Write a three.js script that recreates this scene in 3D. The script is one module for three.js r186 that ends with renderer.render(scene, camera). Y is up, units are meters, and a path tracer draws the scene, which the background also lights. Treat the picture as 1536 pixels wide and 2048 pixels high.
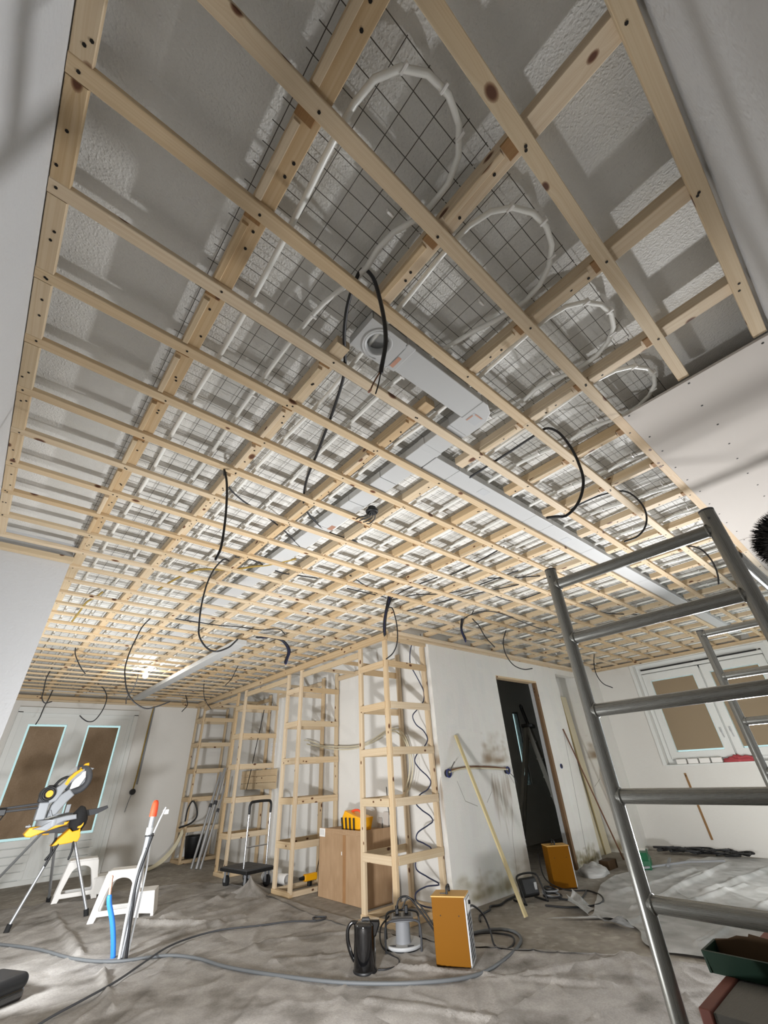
import * as THREE from 'three';
import { mergeGeometries } from 'three/addons/utils/BufferGeometryUtils.js';
import { RoundedBoxGeometry } from 'three/addons/geometries/RoundedBoxGeometry.js';
import { RectAreaLightUniformsLib } from 'three/addons/lights/RectAreaLightUniformsLib.js';

// ---------------------------------------------------------------- camera, sky, lights, exposure
const scene = new THREE.Scene();
const camera = new THREE.PerspectiveCamera(102.54, 1536 / 2048, 0.05, 60);
camera.rotation.order = 'YXZ';
camera.position.set(0, 1.1704, 0);
camera.rotation.set(0.5646, -0.7404, -0.0559);
scene.background = new THREE.Color().setRGB(14, 16.5, 18);     // overcast daylight outside, seen only through the windows
const renderer = new THREE.WebGLRenderer({ antialias: true });
renderer.toneMapping = THREE.LinearToneMapping;
renderer.toneMappingExposure = 0.6;
renderer.shadowMap.enabled = true;
RectAreaLightUniformsLib.init();
// out-of-view floodlights: three placed from cast shadows, the last to light the window wall (their housings are built further down)
const FLOODS = [
  { pos: [0.78, 0.36, -1.9], aim: [3.2, 1.6, -3.9], w: 0.22, h: 0.16, L: 1450, col: [0.98, 0.985, 1] },
  { pos: [5.6, 0.45, -1.05], aim: [0.6, 2.5, -0.8], w: 0.22, h: 0.16, spot: 74, cone: 0.95, col: [0.98, 0.98, 1] },
  { pos: [0.15, 0.55, -4.4], aim: [1.8, 2.1, -8.2], w: 0.22, h: 0.16, L: 1250, col: [0.95, 0.975, 1] },
  { pos: [5.82, 0.45, -0.86], aim: [8.2, 1.3, -2.3], w: 0.2, h: 0.14, L: 520, col: [1, 0.985, 0.95] },  // unseen, placed to brighten the window wall and its corner
];

// ---------------------------------------------------------------- helpers
const V = (x, y, z) => new THREE.Vector3(x, y, z);
function rng(seed) { let a = seed >>> 0; return () => { a = (a + 0x6D2B79F5) >>> 0; let t = a; t = Math.imul(t ^ (t >>> 15), t | 1); t ^= t + Math.imul(t ^ (t >>> 7), t | 61); return ((t ^ (t >>> 14)) >>> 0) / 4294967296; }; }
const R = rng(7);
const rr = (a, b) => a + (b - a) * R();
const taken = {};
function numbered(n) { if (!(n in taken)) { taken[n] = 0; return n; } taken[n]++; return n + '_' + String(taken[n]).padStart(3, '0'); }
function tag(o, label, category, group) { o.userData.label = label; o.userData.category = category; if (group) o.userData.group = group; return o; }
function thing(name, label, category, [x, y, z] = [0, 0, 0], turn = 0, group) {
  const g = new THREE.Group(); g.name = numbered(name); g.position.set(x, y, z); g.rotation.y = turn; scene.add(g);
  return tag(g, label, category, group);
}
function mesh(name, geo, mat, parent) {
  const g = Array.isArray(geo) ? join(geo) : geo;
  const m = new THREE.Mesh(g, mat); m.castShadow = m.receiveShadow = true;
  m.name = parent ? name : numbered(name); (parent || scene).add(m); return m;
}
function struct(name, geo, mat) { const m = mesh(name, geo, mat); m.userData.kind = 'structure'; return m; }
function join(gs) {
  return mergeGeometries(gs.map(g => { const q = g.index ? g.toNonIndexed() : g; for (const k of Object.keys(q.attributes)) if (!['position', 'normal', 'uv'].includes(k)) q.deleteAttribute(k); return q; }));
}
// prism: closed outline (counter-clockwise in x,y) swept along +z from 0 to L, flat faces, uv in metres with v along the sweep
function prism(out, L, u0 = 0, v0 = 0) {
  const P = [], N = [], U = [], n = out.length;
  const put = (x, y, z, nx, ny, nz, u, v) => { P.push(x, y, z); N.push(nx, ny, nz); U.push(u, v); };
  let s = u0;
  for (let i = 0; i < n; i++) {
    const a = out[i], b = out[(i + 1) % n], dx = b[0] - a[0], dy = b[1] - a[1], l = Math.hypot(dx, dy) || 1e-9, nx = dy / l, ny = -dx / l;
    const q = [[a, 0, s, 0], [b, 0, s + l, 0], [b, L, s + l, L], [a, 0, s, 0], [b, L, s + l, L], [a, L, s, L]];
    for (const [p, z, u, v] of q) put(p[0], p[1], z, nx, ny, 0, u, v + v0);
    s += l;
  }
  for (let i = 1; i < n - 1; i++) for (const [z, nz, o] of [[0, -1, [0, i + 1, i]], [L, 1, [0, i, i + 1]]]) for (const k of o) put(out[k][0], out[k][1], z, 0, 0, nz, out[k][0] + u0, out[k][1] * 0.2 + v0);
  const g = new THREE.BufferGeometry();
  g.setAttribute('position', new THREE.Float32BufferAttribute(P, 3)); g.setAttribute('normal', new THREE.Float32BufferAttribute(N, 3)); g.setAttribute('uv', new THREE.Float32BufferAttribute(U, 2));
  return g;
}
function rect8(w, h, c) { const x = w / 2, y = h / 2; return [[x, -y + c], [x, y - c], [x - c, y], [-x + c, y], [-x, y - c], [-x, -y + c], [-x + c, -y], [x - c, -y]]; }
// beam of section w (sideways) x h (towards up) from a to b
function beamG(a, b, w, h, up = V(0, 1, 0), c = 0.002) {
  a = Array.isArray(a) ? V(...a) : a; b = Array.isArray(b) ? V(...b) : b;
  const d = b.clone().sub(a), L = d.length(); d.normalize();
  if (Math.abs(d.dot(up)) > 0.99) up = V(0, 0, 1);
  const x = up.clone().cross(d).normalize(), y = d.clone().cross(x);
  const g = prism(rect8(w, h, c), L, rr(0, 3), rr(0, 7));
  g.applyMatrix4(new THREE.Matrix4().makeBasis(x, y, d).setPosition(a)); return g;
}
function boxG(x0, y0, z0, x1, y1, z1, c = 0) {
  if (c) { const g = new RoundedBoxGeometry(x1 - x0, y1 - y0, z1 - z0, 2, c); g.translate((x0 + x1) / 2, (y0 + y1) / 2, (z0 + z1) / 2); return g; }
  const g = new THREE.BoxGeometry(x1 - x0, y1 - y0, z1 - z0); g.translate((x0 + x1) / 2, (y0 + y1) / 2, (z0 + z1) / 2);
  const p = g.attributes.position, n = g.attributes.normal, u = g.attributes.uv;
  for (let i = 0; i < p.count; i++) { const ax = Math.abs(n.getX(i)), ay = Math.abs(n.getY(i)); if (ax > 0.5) u.setXY(i, p.getZ(i), p.getY(i)); else if (ay > 0.5) u.setXY(i, p.getX(i), p.getZ(i)); else u.setXY(i, p.getX(i), p.getY(i)); }
  return g;
}
function tubeG(pts, r, rad = 6, seg, closed = false) {
  const c = new THREE.CatmullRomCurve3(pts.map(p => Array.isArray(p) ? V(...p) : p), closed, 'centripetal');
  const n = seg || Math.max(4, pts.length * 5), g = new THREE.TubeGeometry(c, n, r, rad, closed), gs = [g];
  if (!closed) for (const t of [0, 1]) { const s = new THREE.SphereGeometry(r, rad, 4); const p = c.getPoint(t); s.translate(p.x, p.y, p.z); gs.push(s); }
  return join(gs);
}
function rodG(a, b, r, rad = 12, r2 = r) {
  a = Array.isArray(a) ? V(...a) : a; b = Array.isArray(b) ? V(...b) : b;
  const d = b.clone().sub(a), g = new THREE.CylinderGeometry(r2, r, d.length(), rad); g.translate(0, d.length() / 2, 0);
  g.applyQuaternion(new THREE.Quaternion().setFromUnitVectors(V(0, 1, 0), d.normalize())); g.translate(a.x, a.y, a.z); return g;
}
function latheG(pts, seg = 28) { return new THREE.LatheGeometry(pts.map(p => new THREE.Vector2(...p)), seg); }
function shapeG(pts, depth, bevel = 0, holes = []) {
  const s = new THREE.Shape(pts.map(p => new THREE.Vector2(...p))); for (const h of holes) s.holes.push(h instanceof THREE.Path ? h : new THREE.Path(h.map(p => new THREE.Vector2(...p))));
  return new THREE.ExtrudeGeometry(s, { depth, bevelEnabled: bevel > 0, bevelSize: bevel, bevelThickness: bevel, bevelSegments: 2, curveSegments: 16 });
}
const M4 = (px, py, pz, rx = 0, ry = 0, rz = 0) => new THREE.Matrix4().compose(V(px, py, pz), new THREE.Quaternion().setFromEuler(new THREE.Euler(rx, ry, rz)), V(1, 1, 1));

// ---------------------------------------------------------------- noise and textures
function noiseField(seed, n = 64) {
  const r = rng(seed), a = new Float32Array(n * n); for (let i = 0; i < a.length; i++) a[i] = r();
  return (x, y) => { const xi = Math.floor(x), yi = Math.floor(y), fx = x - xi, fy = y - yi, sx = fx * fx * (3 - 2 * fx), sy = fy * fy * (3 - 2 * fy);
    const m = (i, j) => a[(((j % n) + n) % n) * n + (((i % n) + n) % n)];
    return (m(xi, yi) * (1 - sx) + m(xi + 1, yi) * sx) * (1 - sy) + (m(xi, yi + 1) * (1 - sx) + m(xi + 1, yi + 1) * sx) * sy; };
}
const N1 = noiseField(11), N2 = noiseField(23), N3 = noiseField(37);
const fbm = (x, y, o = 4, f = N1) => { let s = 0, a = 0.5, t = 0; for (let i = 0; i < o; i++) { s += a * f(x + i * 17.3, y + i * 9.1); t += a; a *= 0.5; x *= 2; y *= 2; } return s / t; };
function dataTex(w, h, fn, srgb, mw, mh) {
  const d = new Uint8Array(w * h * 4);
  for (let j = 0; j < h; j++) for (let i = 0; i < w; i++) { const c = fn(i / w, j / h, i, j), k = (j * w + i) * 4; d[k] = c[0]; d[k + 1] = c[1]; d[k + 2] = c[2]; d[k + 3] = 255; }
  const t = new THREE.DataTexture(d, w, h); t.wrapS = t.wrapT = THREE.RepeatWrapping; t.magFilter = THREE.LinearFilter; t.minFilter = THREE.LinearMipmapLinearFilter; t.generateMipmaps = true;
  if (srgb) t.colorSpace = THREE.SRGBColorSpace; t.repeat.set(1 / mw, 1 / mh); t.needsUpdate = true; return t;
}
const cl = v => Math.max(0, Math.min(255, v));
// pine: u across 0.24 m, v along 2.4 m
function woodTex(seed, base, dark, knots) {
  const r = rng(seed), ks = []; for (let i = 0; i < knots; i++) ks.push([r(), r(), 0.012 + 0.02 * r()]);
  return dataTex(256, 1024, (u, v) => {
    let x = u * 0.24, y = v * 2.4, kn = 0, ring = 0;
    for (const [kx, ky, kr] of ks) { let dx = x - kx * 0.24, dy = (y - ky * 2.4) * 0.6; dx -= Math.round(dx / 0.24) * 0.24; const d = Math.hypot(dx, dy); if (d < kr * 0.55) kn = Math.max(kn, 1 - d / (kr * 0.6)); ring += 0.02 * Math.exp(-d * d / (kr * kr * 1.4)) * Math.sign(dx || 1); }
    const wv = 0.016 * (N2(u * 4, v * 6) - 0.5) + ring * 0.5;
    const g = N1((x + wv) * 420, y * 1.2 + 3), g2 = N3((x + wv) * 120, y * 0.7), fine = N2(x * 1500, y * 22), tone = N3(u * 3 + 9, v * 5);
    let m = 0.35 * g + 0.4 * g2 + 0.12 * fine + 0.18 * tone; m = Math.max(0, m - 0.30) * 0.75;
    const c = [0, 1, 2].map(i => base[i] * (1 - m) + dark[i] * m);
    const q = Math.min(1, kn * 2.0); return c.map((w, i) => cl(w * (1 - q) + [96, 58, 34][i] * q));
  }, true, 0.24, 2.4);
}
const texPineA = woodTex(5, [228, 216, 194], [190, 162, 126], 7);
const texPineB = woodTex(9, [224, 208, 182], [180, 148, 110], 10);
const texPlasterBump = dataTex(512, 512, (u, v) => { const n = 255 * (0.6 * fbm(u * 64, v * 64, 2, N2) + 0.4 * fbm(u * 16, v * 16, 2, N1)); return [n, n, n]; }, false, 0.6, 0.6);
const texSlabBump = dataTex(512, 512, (u, v) => { const n = 255 * Math.pow(fbm(u * 64, v * 64, 3, N2), 1.4); return [n, n, n]; }, false, 0.32, 0.32);
const texSlab = dataTex(512, 512, (u, v) => { const n = fbm(u * 8, v * 8, 4, N1) - 0.5; return [cl(224 + n * 20), cl(223 + n * 20), cl(218 + n * 22)]; }, true, 4, 4);
const texFloor = dataTex(1024, 1024, (u, v) => { const n = fbm(u * 8, v * 8, 5, N1) - 0.5, f = fbm(u * 64, v * 64, 2, N2) - 0.5, s = fbm(u * 32 + 5, v * 32, 3, N3) > 0.72 ? 14 : 0; const k = n * 62 + f * 26 + s; return [cl(146 + k), cl(140 + k), cl(131 + k * 0.98)]; }, true, 3, 3);
const texCloth = dataTex(1024, 1024, (u, v) => { const n = fbm(u * 16, v * 16, 4, N2) - 0.5, f = N3(u * 64 * 4, v * 64 * 4) - 0.5, d = Math.max(0, fbm(u * 8 + 3, v * 8, 4, N1) - 0.52) * 150; return [cl(154 + n * 44 + f * 14 - d), cl(150 + n * 44 + f * 14 - d * 1.02), cl(145 + n * 44 + f * 14 - d * 1.06)]; }, true, 2.2, 2.2);
const texClothPale = dataTex(512, 512, (u, v) => { const n = fbm(u * 16, v * 16, 4, N1) - 0.5; return [cl(172 + n * 76), cl(172 + n * 76), cl(170 + n * 78)]; }, true, 2.4, 2.4);
const texClothBump = dataTex(512, 512, (u, v) => { const n = 255 * (0.5 * N2(u * 64, v * 64) + 0.5 * N1(u * 32, v * 64)); return [n, n, n]; }, false, 0.25, 0.25);
const texCard = dataTex(256, 512, (u, v) => { const n = fbm(u * 8, v * 8, 3, N1) - 0.5, l = N2(u * 64, 0.3) - 0.5; const k = n * 20 + l * 9; return [cl(168 + k), cl(138 + k), cl(106 + k)]; }, true, 0.5, 1);
const texMetal = dataTex(256, 512, (u, v) => { const n = fbm(u * 16, v * 8, 4, N2) - 0.5, s = N3(u * 64, v * 4) - 0.5; const k = 128 + n * 150 + s * 50; return [cl(k), cl(k), cl(k)]; }, false, 0.16, 0.6);
const texPaper = dataTex(256, 512, (u, v) => { const n = fbm(u * 4, v * 8, 4, N1) - 0.5, f = N2(u * 64, v * 64 * 2) - 0.5; const k = n * 22 + f * 8; return [cl(144 + k), cl(123 + k), cl(100 + k)]; }, true, 0.7, 1.4);

const std = (o) => new THREE.MeshStandardMaterial(o);
const phys = (o) => new THREE.MeshPhysicalMaterial(o);
const hex = (h) => new THREE.Color(h);
const tint = (map, c, rough = 0.62) => std({ map, color: hex(c), roughness: rough });
const M = {
  pine: [tint(texPineA, '#f2ebe2'), tint(texPineA, '#e6ddce'), tint(texPineB, '#f0e8da'), tint(texPineA, '#ece3d6'), tint(texPineB, '#e6dac6')],
  shim: tint(texPineB, '#a88a64', 0.75),
  oldWood: tint(texPineB, '#88745f', 0.7), lath: tint(texPineA, '#e6e3c4', 0.6), rod: tint(texPineB, '#7a5540', 0.5),
  wall: std({ color: hex('#dcdad5'), roughness: 0.86, bumpMap: texPlasterBump, bumpScale: 0.0012 }),
  wallGrey: std({ color: hex('#c9cacb'), roughness: 0.88, bumpMap: texPlasterBump, bumpScale: 0.0016 }),
  slab: std({ map: texSlab, roughness: 0.9, bumpMap: texSlabBump, bumpScale: 0.0022 }),
  floor: std({ map: texFloor, roughness: 0.93 }),
  cloth: std({ map: texCloth, roughness: 0.95, bumpMap: texClothBump, bumpScale: 0.0012, side: THREE.DoubleSide }),
  clothWhite: std({ map: texClothPale, roughness: 0.6, bumpMap: texClothBump, bumpScale: 0.0008, side: THREE.DoubleSide }),
  board: std({ color: hex('#c2bbb3'), roughness: 0.85 }), boardEdge: std({ color: hex('#e6e2da'), roughness: 0.8 }),
  duct: phys({ color: hex('#bfc0bf'), roughness: 0.4, clearcoat: 0.15, clearcoatRoughness: 0.4 }),
  pipe: phys({ color: hex('#ecece6'), roughness: 0.32, clearcoat: 0.5, clearcoatRoughness: 0.2 }),
  wire: std({ color: hex('#5c5850'), roughness: 0.55, metalness: 0.4 }),
  screw: std({ color: hex('#1c1712'), roughness: 0.6, metalness: 0.4 }),
  cable: std({ color: hex('#17181b'), roughness: 0.5 }), cableBlue: std({ color: hex('#1f2a66'), roughness: 0.5 }), cableBrown: std({ color: hex('#6b4423'), roughness: 0.5 }),
  cableSlate: std({ color: hex('#2c3350'), roughness: 0.5 }), hose: std({ color: hex('#5d6062'), roughness: 0.6 }), cream: std({ color: hex('#cfc6ab'), roughness: 0.55 }), flex: std({ color: hex('#9c8340'), roughness: 0.6 }),
  galv: std({ color: hex('#7c7c77'), roughness: 0.6, metalness: 0.55, roughnessMap: texMetal, bumpMap: texMetal, bumpScale: 0.0003 }),
  steel: std({ color: hex('#c9ccd0'), roughness: 0.25, metalness: 0.95 }), alu: std({ color: hex('#b9bdc2'), roughness: 0.38, metalness: 0.8 }),
  darkAlu: std({ color: hex('#84837b'), roughness: 0.6, metalness: 0.2 }), sawGrey: std({ color: hex('#93969a'), roughness: 0.5, metalness: 0.2 }),
  joinery: std({ color: hex('#dfe1de'), roughness: 0.4 }), paper: std({ map: texPaper, roughness: 0.9 }), blind: std({ color: hex('#93826a'), roughness: 0.9 }),
  glass: phys({ color: 0xffffff, transmission: 1, thickness: 0, roughness: 0.02, ior: 1.5 }), darkGlass: phys({ color: new THREE.Color().setRGB(0.26, 0.29, 0.28), transmission: 1, thickness: 0, roughness: 0.05, ior: 1.5 }),  // darkGlass: tint dims the bright sky seen through these panes
  card: std({ map: texCard, roughness: 0.9 }), black: std({ color: hex('#111214'), roughness: 0.5 }), blackGloss: phys({ color: hex('#08080a'), roughness: 0.12, clearcoat: 1, clearcoatRoughness: 0.05 }),
  rubber: std({ color: hex('#1b1b1c'), roughness: 0.85 }), grey: std({ color: hex('#85878a'), roughness: 0.6 }), darkGrey: std({ color: hex('#3c3d40'), roughness: 0.65 }), lightGrey: std({ color: hex('#b8babb'), roughness: 0.55 }),
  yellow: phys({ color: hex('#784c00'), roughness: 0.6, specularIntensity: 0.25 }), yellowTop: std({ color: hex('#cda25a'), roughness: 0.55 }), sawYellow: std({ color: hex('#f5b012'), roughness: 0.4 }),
  white: std({ color: hex('#eceae6'), roughness: 0.45 }), orange: std({ color: hex('#e8502a'), roughness: 0.6 }), blue: std({ color: hex('#2f7fe0'), roughness: 0.45 }), copper: std({ color: hex('#c79a86'), roughness: 0.4, metalness: 0.5 }),
  green: std({ color: hex('#0f5a3a'), roughness: 0.5 }), darkGreen: std({ color: hex('#08281a'), roughness: 0.5 }), brownCard: std({ color: hex('#3f2c14'), roughness: 0.9 }), red: std({ color: hex('#b04a50'), roughness: 0.85 }),
  deck: std({ color: hex('#6c6a64'), roughness: 0.8, bumpMap: texClothBump, bumpScale: 0.001 }), deckEdge: std({ color: hex('#744236'), roughness: 0.6 }),
};
const pine = () => M.pine[Math.floor(R() * M.pine.length)];

// ---------------------------------------------------------------- the setting
const CE = 2.572;                       // underside of the batten lattice
const SL = 2.685;                       // underside of the old ceiling
struct('floor', boxG(-1.3, -0.12, -10.1, 9.3, 0, 0.6), M.floor);
struct('ceiling', boxG(-1.3, SL, -10.1, 9.3, SL + 0.16, 0.6), M.slab);
struct('wall_left', boxG(-0.5, 0, -3.46, -0.345, SL + 0.02, 0.45), M.wallGrey);
struct('wall_pier', boxG(-1.3, 0, -3.62, 0.092, SL + 0.02, -3.455, 0), M.wallGrey);
struct('wall_right', boxG(-0.5, 0, 0.3, 8.4, SL + 0.02, 0.45), M.wallGrey);
struct('wall_far_left', boxG(-1.3, 0, -10, -1.15, SL + 0.02, -3.6), M.wall);
struct('wall_far', [boxG(-1.3, 0, -10, 0.37, SL + 0.02, -9.8), boxG(2.17, 0, -10, 4.1, SL + 0.02, -9.8), boxG(0.37, 2.375, -10, 2.17, SL + 0.02, -9.8)], M.wall);
struct('wall_closet', [boxG(3.95, 0, -9.8, 4.07, SL + 0.02, -3.74), boxG(3.915, 0, -7.62, 3.951, SL + 0.01, -7.3)], M.wall);
// window wall: a covered double casement in view, an unseen glazed opening placed to light the right side
struct('wall_window', [boxG(8.2, 0, -3.8, 8.42, SL + 0.02, -2.806), boxG(8.2, 0, -2.806, 8.42, 1.06, -0.95), boxG(8.2, 2.53, -2.806, 8.42, SL + 0.02, -0.95), boxG(8.2, 0, -0.95, 8.42, SL + 0.02, -0.62), boxG(8.2, 2.3, -0.62, 8.42, SL + 0.02, 0.18), boxG(8.2, 0, -0.62, 8.42, 0.1, 0.18), boxG(8.2, 0, 0.18, 8.42, SL + 0.02, 0.45)], M.wall);
// the wall with the doorway, its plaster stained round the old junction boxes and along the floor
const wallCanvas = document.createElement('canvas'); wallCanvas.width = 1700; wallCanvas.height = 1080;
{ const c = wallCanvas.getContext('2d'), S = 400, X = x => (x - 3.95) * S, Y = y => (2.7 - y) * S, r = rng(91);
  c.fillStyle = '#dddbd6'; c.fillRect(0, 0, 1700, 1080);
  for (let i = 0; i < 900; i++) { const g = 206 + Math.floor(r() * 26); c.fillStyle = `rgba(${g},${g - 1},${g - 5},0.16)`; c.fillRect(r() * 1700, r() * 1080, 8 + r() * 50, 10 + r() * 130); }
  const blot = (x, y, rx, ry, col, a) => { c.save(); c.translate(X(x), Y(y)); c.scale(rx * S, ry * S); const g = c.createRadialGradient(0, 0, 0, 0, 0, 1); g.addColorStop(0, `rgba(${col},${a})`); g.addColorStop(1, `rgba(${col},0)`); c.fillStyle = g; c.beginPath(); c.arc(0, 0, 1, 0, 7); c.fill(); c.restore(); };
  for (let i = 0; i < 120; i++) blot(4.98 + (r() - 0.5) * 0.5, 1.22 + r() * r() * 0.34, 0.02 + r() * 0.1, 0.02 + r() * 0.05, '120,98,72', 0.12);
  for (let i = 0; i < 90; i++) blot(5.0 + (r() - 0.5) * 0.36, 1.0 - r() * r() * 0.55, 0.012 + r() * 0.02, 0.06 + r() * 0.14, '116,98,78', 0.16);
  for (let i = 0; i < 160; i++) blot(3.95 + r() * 1.3, 0.05 + r() * r() * 0.22, 0.03 + r() * 0.09, 0.02 + r() * 0.05, '120,108,76', 0.16);
  for (let i = 0; i < 120; i++) blot(6.35 + r() * 0.6, 0.04 + r() * r() * 0.18, 0.02 + r() * 0.05, 0.015 + r() * 0.05, '96,86,50', 0.25);
  c.strokeStyle = 'rgba(110,104,94,0.7)'; c.lineWidth = 2.2;
  for (const l of [[[4.86, 1.1], [4.8, 0.92], [4.68, 0.82]], [[4.2, 1.05], [4.3, 0.86], [4.5, 0.8]], [[5.18, 1.1], [5.28, 0.98]], [[5.14, 0.72], [5.06, 0.5], [5.02, 0.1]]]) { c.beginPath(); l.forEach(([x, y], i) => i ? c.lineTo(X(x), Y(y)) : c.moveTo(X(x), Y(y))); c.stroke(); }
  c.strokeStyle = 'rgba(120,118,114,0.75)'; c.lineWidth = 4; c.beginPath(); c.moveTo(X(6.83), Y(1.56)); c.lineTo(X(6.64), Y(0.08)); c.stroke();  // cast shadow of the leaning rod, painted as a slanting grey line
}
const texWall = new THREE.CanvasTexture(wallCanvas); texWall.colorSpace = THREE.SRGBColorSpace; texWall.repeat.set(1 / 4.25, 1 / 2.7); texWall.offset.set(-3.95 / 4.25, 0); texWall.wrapS = texWall.wrapT = THREE.RepeatWrapping;
M.doorWall = std({ map: texWall, roughness: 0.86, bumpMap: texPlasterBump, bumpScale: 0.0016 });
struct('wall_door', [boxG(3.95, 0, -3.755, 5.3, SL + 0.02, -3.635), boxG(5.3, 2.27, -3.755, 6.36, SL + 0.02, -3.635), boxG(6.36, 0, -3.755, 7.02, SL + 0.02, -3.635), boxG(7.02, 2.44, -3.755, 7.74, SL + 0.02, -3.635),
  boxG(6.98, 0, -4.07, 7.78, SL + 0.02, -3.95), boxG(6.98, 0, -3.96, 7.02, SL, -3.74), boxG(7.74, 0, -3.96, 8.21, SL + 0.02, -3.46)], M.doorWall);
// rough lintel and jamb of the doorway
struct('trim_1', beamG([5.28, 2.262, -3.695], [6.37, 2.262, -3.695], 0.118, 0.035), M.pine[2]);
struct('trim_2', beamG([6.335, 0, -3.66], [6.335, 2.245, -3.66], 0.05, 0.05), M.oldWood);
struct('trim_3', boxG(6.30, 0, -3.74, 6.352, 2.245, -3.69), M.lightGrey);
// the dark hallway behind
struct('wall_hall_back', [boxG(4.0, 0, -5.32, 7.93, SL, -5.2), boxG(8.14, 0, -5.32, 9.2, SL, -5.2), boxG(7.93, 0, -5.32, 8.14, 0.85, -5.2), boxG(7.93, 2.08, -5.32, 8.14, SL, -5.2)], M.wall);
struct('wall_hall_left', boxG(4.07, 0, -5.2, 4.12, SL, -3.755), M.wall);
struct('wall_hall_right', boxG(9.1, 0, -5.3, 9.2, SL, -3.6), M.wall);
struct('wall_hall_front', boxG(8.2, 0, -3.85, 9.2, SL, -3.75), M.wall);
// white glazed double door in the far wall, panes papered over from inside, daylight at their edges
{
  const d = new THREE.Group(); d.name = 'door_1'; d.userData.kind = 'structure'; scene.add(d);
  const z = -9.8;
  mesh('casing', [beamG([0.35, 2.36, z + 0.02], [2.19, 2.36, z + 0.02], 0.05, 0.09), beamG([2.155, 0, z + 0.02], [2.155, 2.33, z + 0.02], 0.075, 0.05), beamG([0.385, 0, z + 0.02], [0.385, 2.33, z + 0.02], 0.075, 0.05)], M.joinery, d);
  mesh('frame', [boxG(0.42, 2.25, z - 0.1, 2.12, 2.32, z + 0.005), boxG(0.42, 0.05, z - 0.1, 0.47, 2.25, z + 0.005), boxG(2.06, 0.05, z - 0.1, 2.12, 2.25, z + 0.005), boxG(0.42, 0, z - 0.1, 2.12, 0.06, z + 0.02), boxG(1.22, 0.05, z - 0.1, 1.28, 2.25, z - 0.004)], M.joinery, d);
  for (const [x0, x1, g0, g1] of [[0.47, 1.22, 0.55, 1.105], [1.28, 2.06, 1.415, 1.95]]) {
    mesh('sash', [boxG(x0, 0.06, z - 0.07, g0, 2.25, z - 0.012), boxG(g1, 0.06, z - 0.07, x1, 2.25, z - 0.012), boxG(g0, 2.15, z - 0.07, g1, 2.25, z - 0.012), boxG(g0, 0.06, z - 0.07, g1, 0.55, z - 0.03)], M.joinery, d);
    mesh('pane', boxG(g0, 0.55, z - 0.055, g1, 2.15, z - 0.05), M.darkGlass, d);
    mesh('paper', boxG(g0 + 0.03, 0.585, z - 0.046, g1 - 0.03, 2.118, z - 0.044), M.paper, d);
    for (let i = 0; i < 5; i++) mesh('panel_board', boxG(x0 + 0.06, 0.07 + i * 0.098, z - 0.03, x1 - 0.06, 0.07 + i * 0.098 + 0.09, z - 0.006, 0.006), M.joinery, d);
  }
}
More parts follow.
